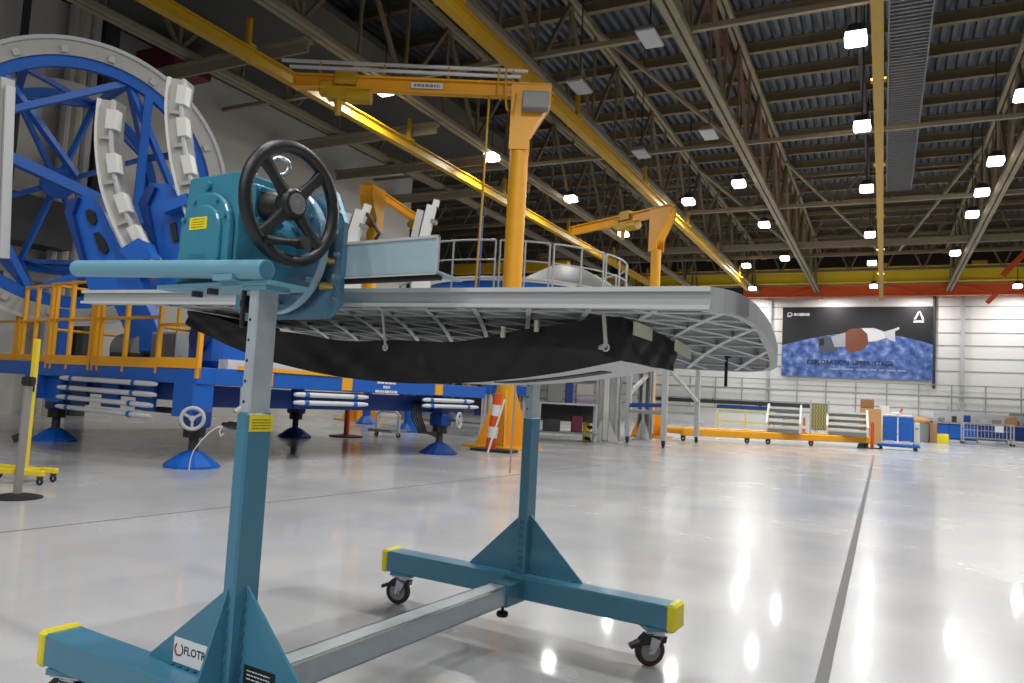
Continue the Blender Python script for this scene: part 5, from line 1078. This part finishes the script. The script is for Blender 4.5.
# dark blue low wall of cabinets at mid distance behind the gantry
t = thing('dark_counter', 'long dark counter running before the far wall behind the gantry', 'counter', (-9.0, 50, 0)); MB().box(-6, 5.5, -0.4, 0.4, 1.35, 1.6).build('counter_top', DARK, t); 
for x in (-5.8, -2, 2, 5.3): MB().box(x - 0.06, x + 0.06, -0.35, 0.35, 0, 1.35).build('leg', GREYM, t)
# ================================================================ BANNER
bn = thing('space_banner', 'dark banner picturing a spacecraft above the earth, hung on the far wall', 'banner', (-6.6, 56.72, 8.57))
BW, BH = 9.5, 4.95
def bq(x, y): return ((x - 118) / 767 * BW, (y - 145) / 360 * BH * -1)
def bpoly(pts, m, name, d): return MB().prism([(bq(*p)[0], -d, bq(*p)[1]) for p in pts], (0, 0.004, 0)).build(name, m, bn)
MB().box(0, BW, 0, 0.03, -BH, 0).build('banner_sheet', mat('space_navy', (16, 17, 24), 0.5), bn)
EARTH = mat('earth_blue', (70, 102, 166), 0.6, noise=0.75, scale=0.9)
_nt = EARTH.node_tree; _r = _nt.nodes.new('ShaderNodeValToRGB'); _n = next(n for n in _nt.nodes if n.type == 'TEX_NOISE'); _n.inputs['Scale'].default_value = 2.0; _n.inputs['Detail'].default_value = 8
for _e, _c in zip((_r.color_ramp.elements[0], _r.color_ramp.elements[1]), ((44, 66, 128), (170, 184, 214))): _e.color = (*lin(_c), 1)
_r.color_ramp.elements[0].position = 0.36; _r.color_ramp.elements[1].position = 0.78
_k = _r.color_ramp.elements.new(0.55); _k.color = (*lin((84, 112, 178)), 1)
_nt.links.new(_n.outputs['Fac'], _r.inputs[0]); _nt.links.new(_r.outputs[0], _nt.nodes['Principled BSDF'].inputs['Base Color'])
pts = [(118, 505), (885, 505), (885, 332)] + [(885 - 767 * i / 16, 332 - 62 * math.sin(math.pi * (i / 16) ** 0.9) + 12 * i / 16) for i in range(1, 16)] + [(118, 344)]
bpoly(pts, EARTH, 'earth_picture', 0.006)
bpoly([(310, 305), (355, 295), (420, 300), (415, 372), (330, 378), (315, 350)], mat('engine_grey', (70, 74, 86), 0.6), 'engine_picture', 0.012)
bpoly([(380, 298), (470, 270), (490, 300), (470, 345), (400, 350)], mat('body_grey', (150, 152, 158), 0.6), 'body_picture', 0.014)
bpoly([(455, 275), (480, 257), (540, 252), (568, 280), (572, 330), (545, 362), (480, 378), (456, 360)], mat('tank_brown', (112, 62, 42), 0.6), 'tank_picture', 0.018)
bpoly([(535, 253), (600, 252), (650, 270), (662, 300), (620, 315), (572, 322), (566, 282)], mat('cone_white', (212, 212, 218), 0.6), 'cone_picture', 0.022)
bpoly([(648, 270), (690, 258), (722, 246), (724, 256), (702, 268), (706, 320), (680, 312), (655, 296)], mat('capsule_grey', (186, 190, 200), 0.6), 'capsule_picture', 0.026)
MB().hull([(bq(x, y)[0], -0.02, bq(x, y)[1]) for x, y in ((320, 310), (345, 306), (345, 340), (322, 345))] + [(bq(x, y)[0], -0.016, bq(x, y)[1]) for x, y in ((320, 310), (345, 306), (345, 340), (322, 345))]).build('nozzle_picture', INK, bn)
NAVY = mat('navy_letter', (18, 22, 48), 0.6)
def btext(s_, x, y, size, m, name, d=0.03, wide=1.0): 
    a, b = bq(x, y); return text_mb(s_, size, (a, -d, b), (wide, 0, 0), (0, 0, 1), 0.0, bold=0.012).build(name, m, bn)
for w_, x_ in (('EXPLORATION', 366), ('UPPER', 538), ('STAGE', 650)): btext(w_, x_, 430, 0.44, NAVY, 'title_lettering', wide=0.92)
q = bq(575, 462); dashes(MB(), (q[0], -0.03, q[1]), (1, 0, 0), (0, 0, 1), 4.9, 0.13, 1, 0.9, 12, 0.0).build('subtitle_lettering', mat('pale_letter', (140, 150, 186), 0.6), bn)
btext('BOEING', 222, 184, 0.26, LABW, 'company_lettering', wide=1.1)
q = bq(158, 184); MB().torus((q[0], -0.03, q[1]), (0, 1, 0), 0.15, 0.022, 20, 6).build('company_ring', LABW, bn); MB().prism([(q[0] - 0.22, -0.03, q[1] - 0.16), (q[0] - 0.16, -0.03, q[1] - 0.16), (q[0] + 0.2, -0.03, q[1] + 0.02), (q[0] + 0.18, -0.03, q[1] + 0.05)], (0, 0.004, 0)).build('company_swoosh', LABW, bn)
for pp, m in (([(792, 208), (803, 208), (820, 172), (815, 168)], LABW), ([(815, 168), (820, 172), (832, 208), (843, 208), (822, 166)], LABW), ([(790, 200), (808, 192), (808, 195), (790, 204)], INKR)): bpoly(pp, m, 'emblem_stroke', 0.03)
btext('ARTEMIS', 816, 219, 0.16, LABW, 'emblem_lettering')
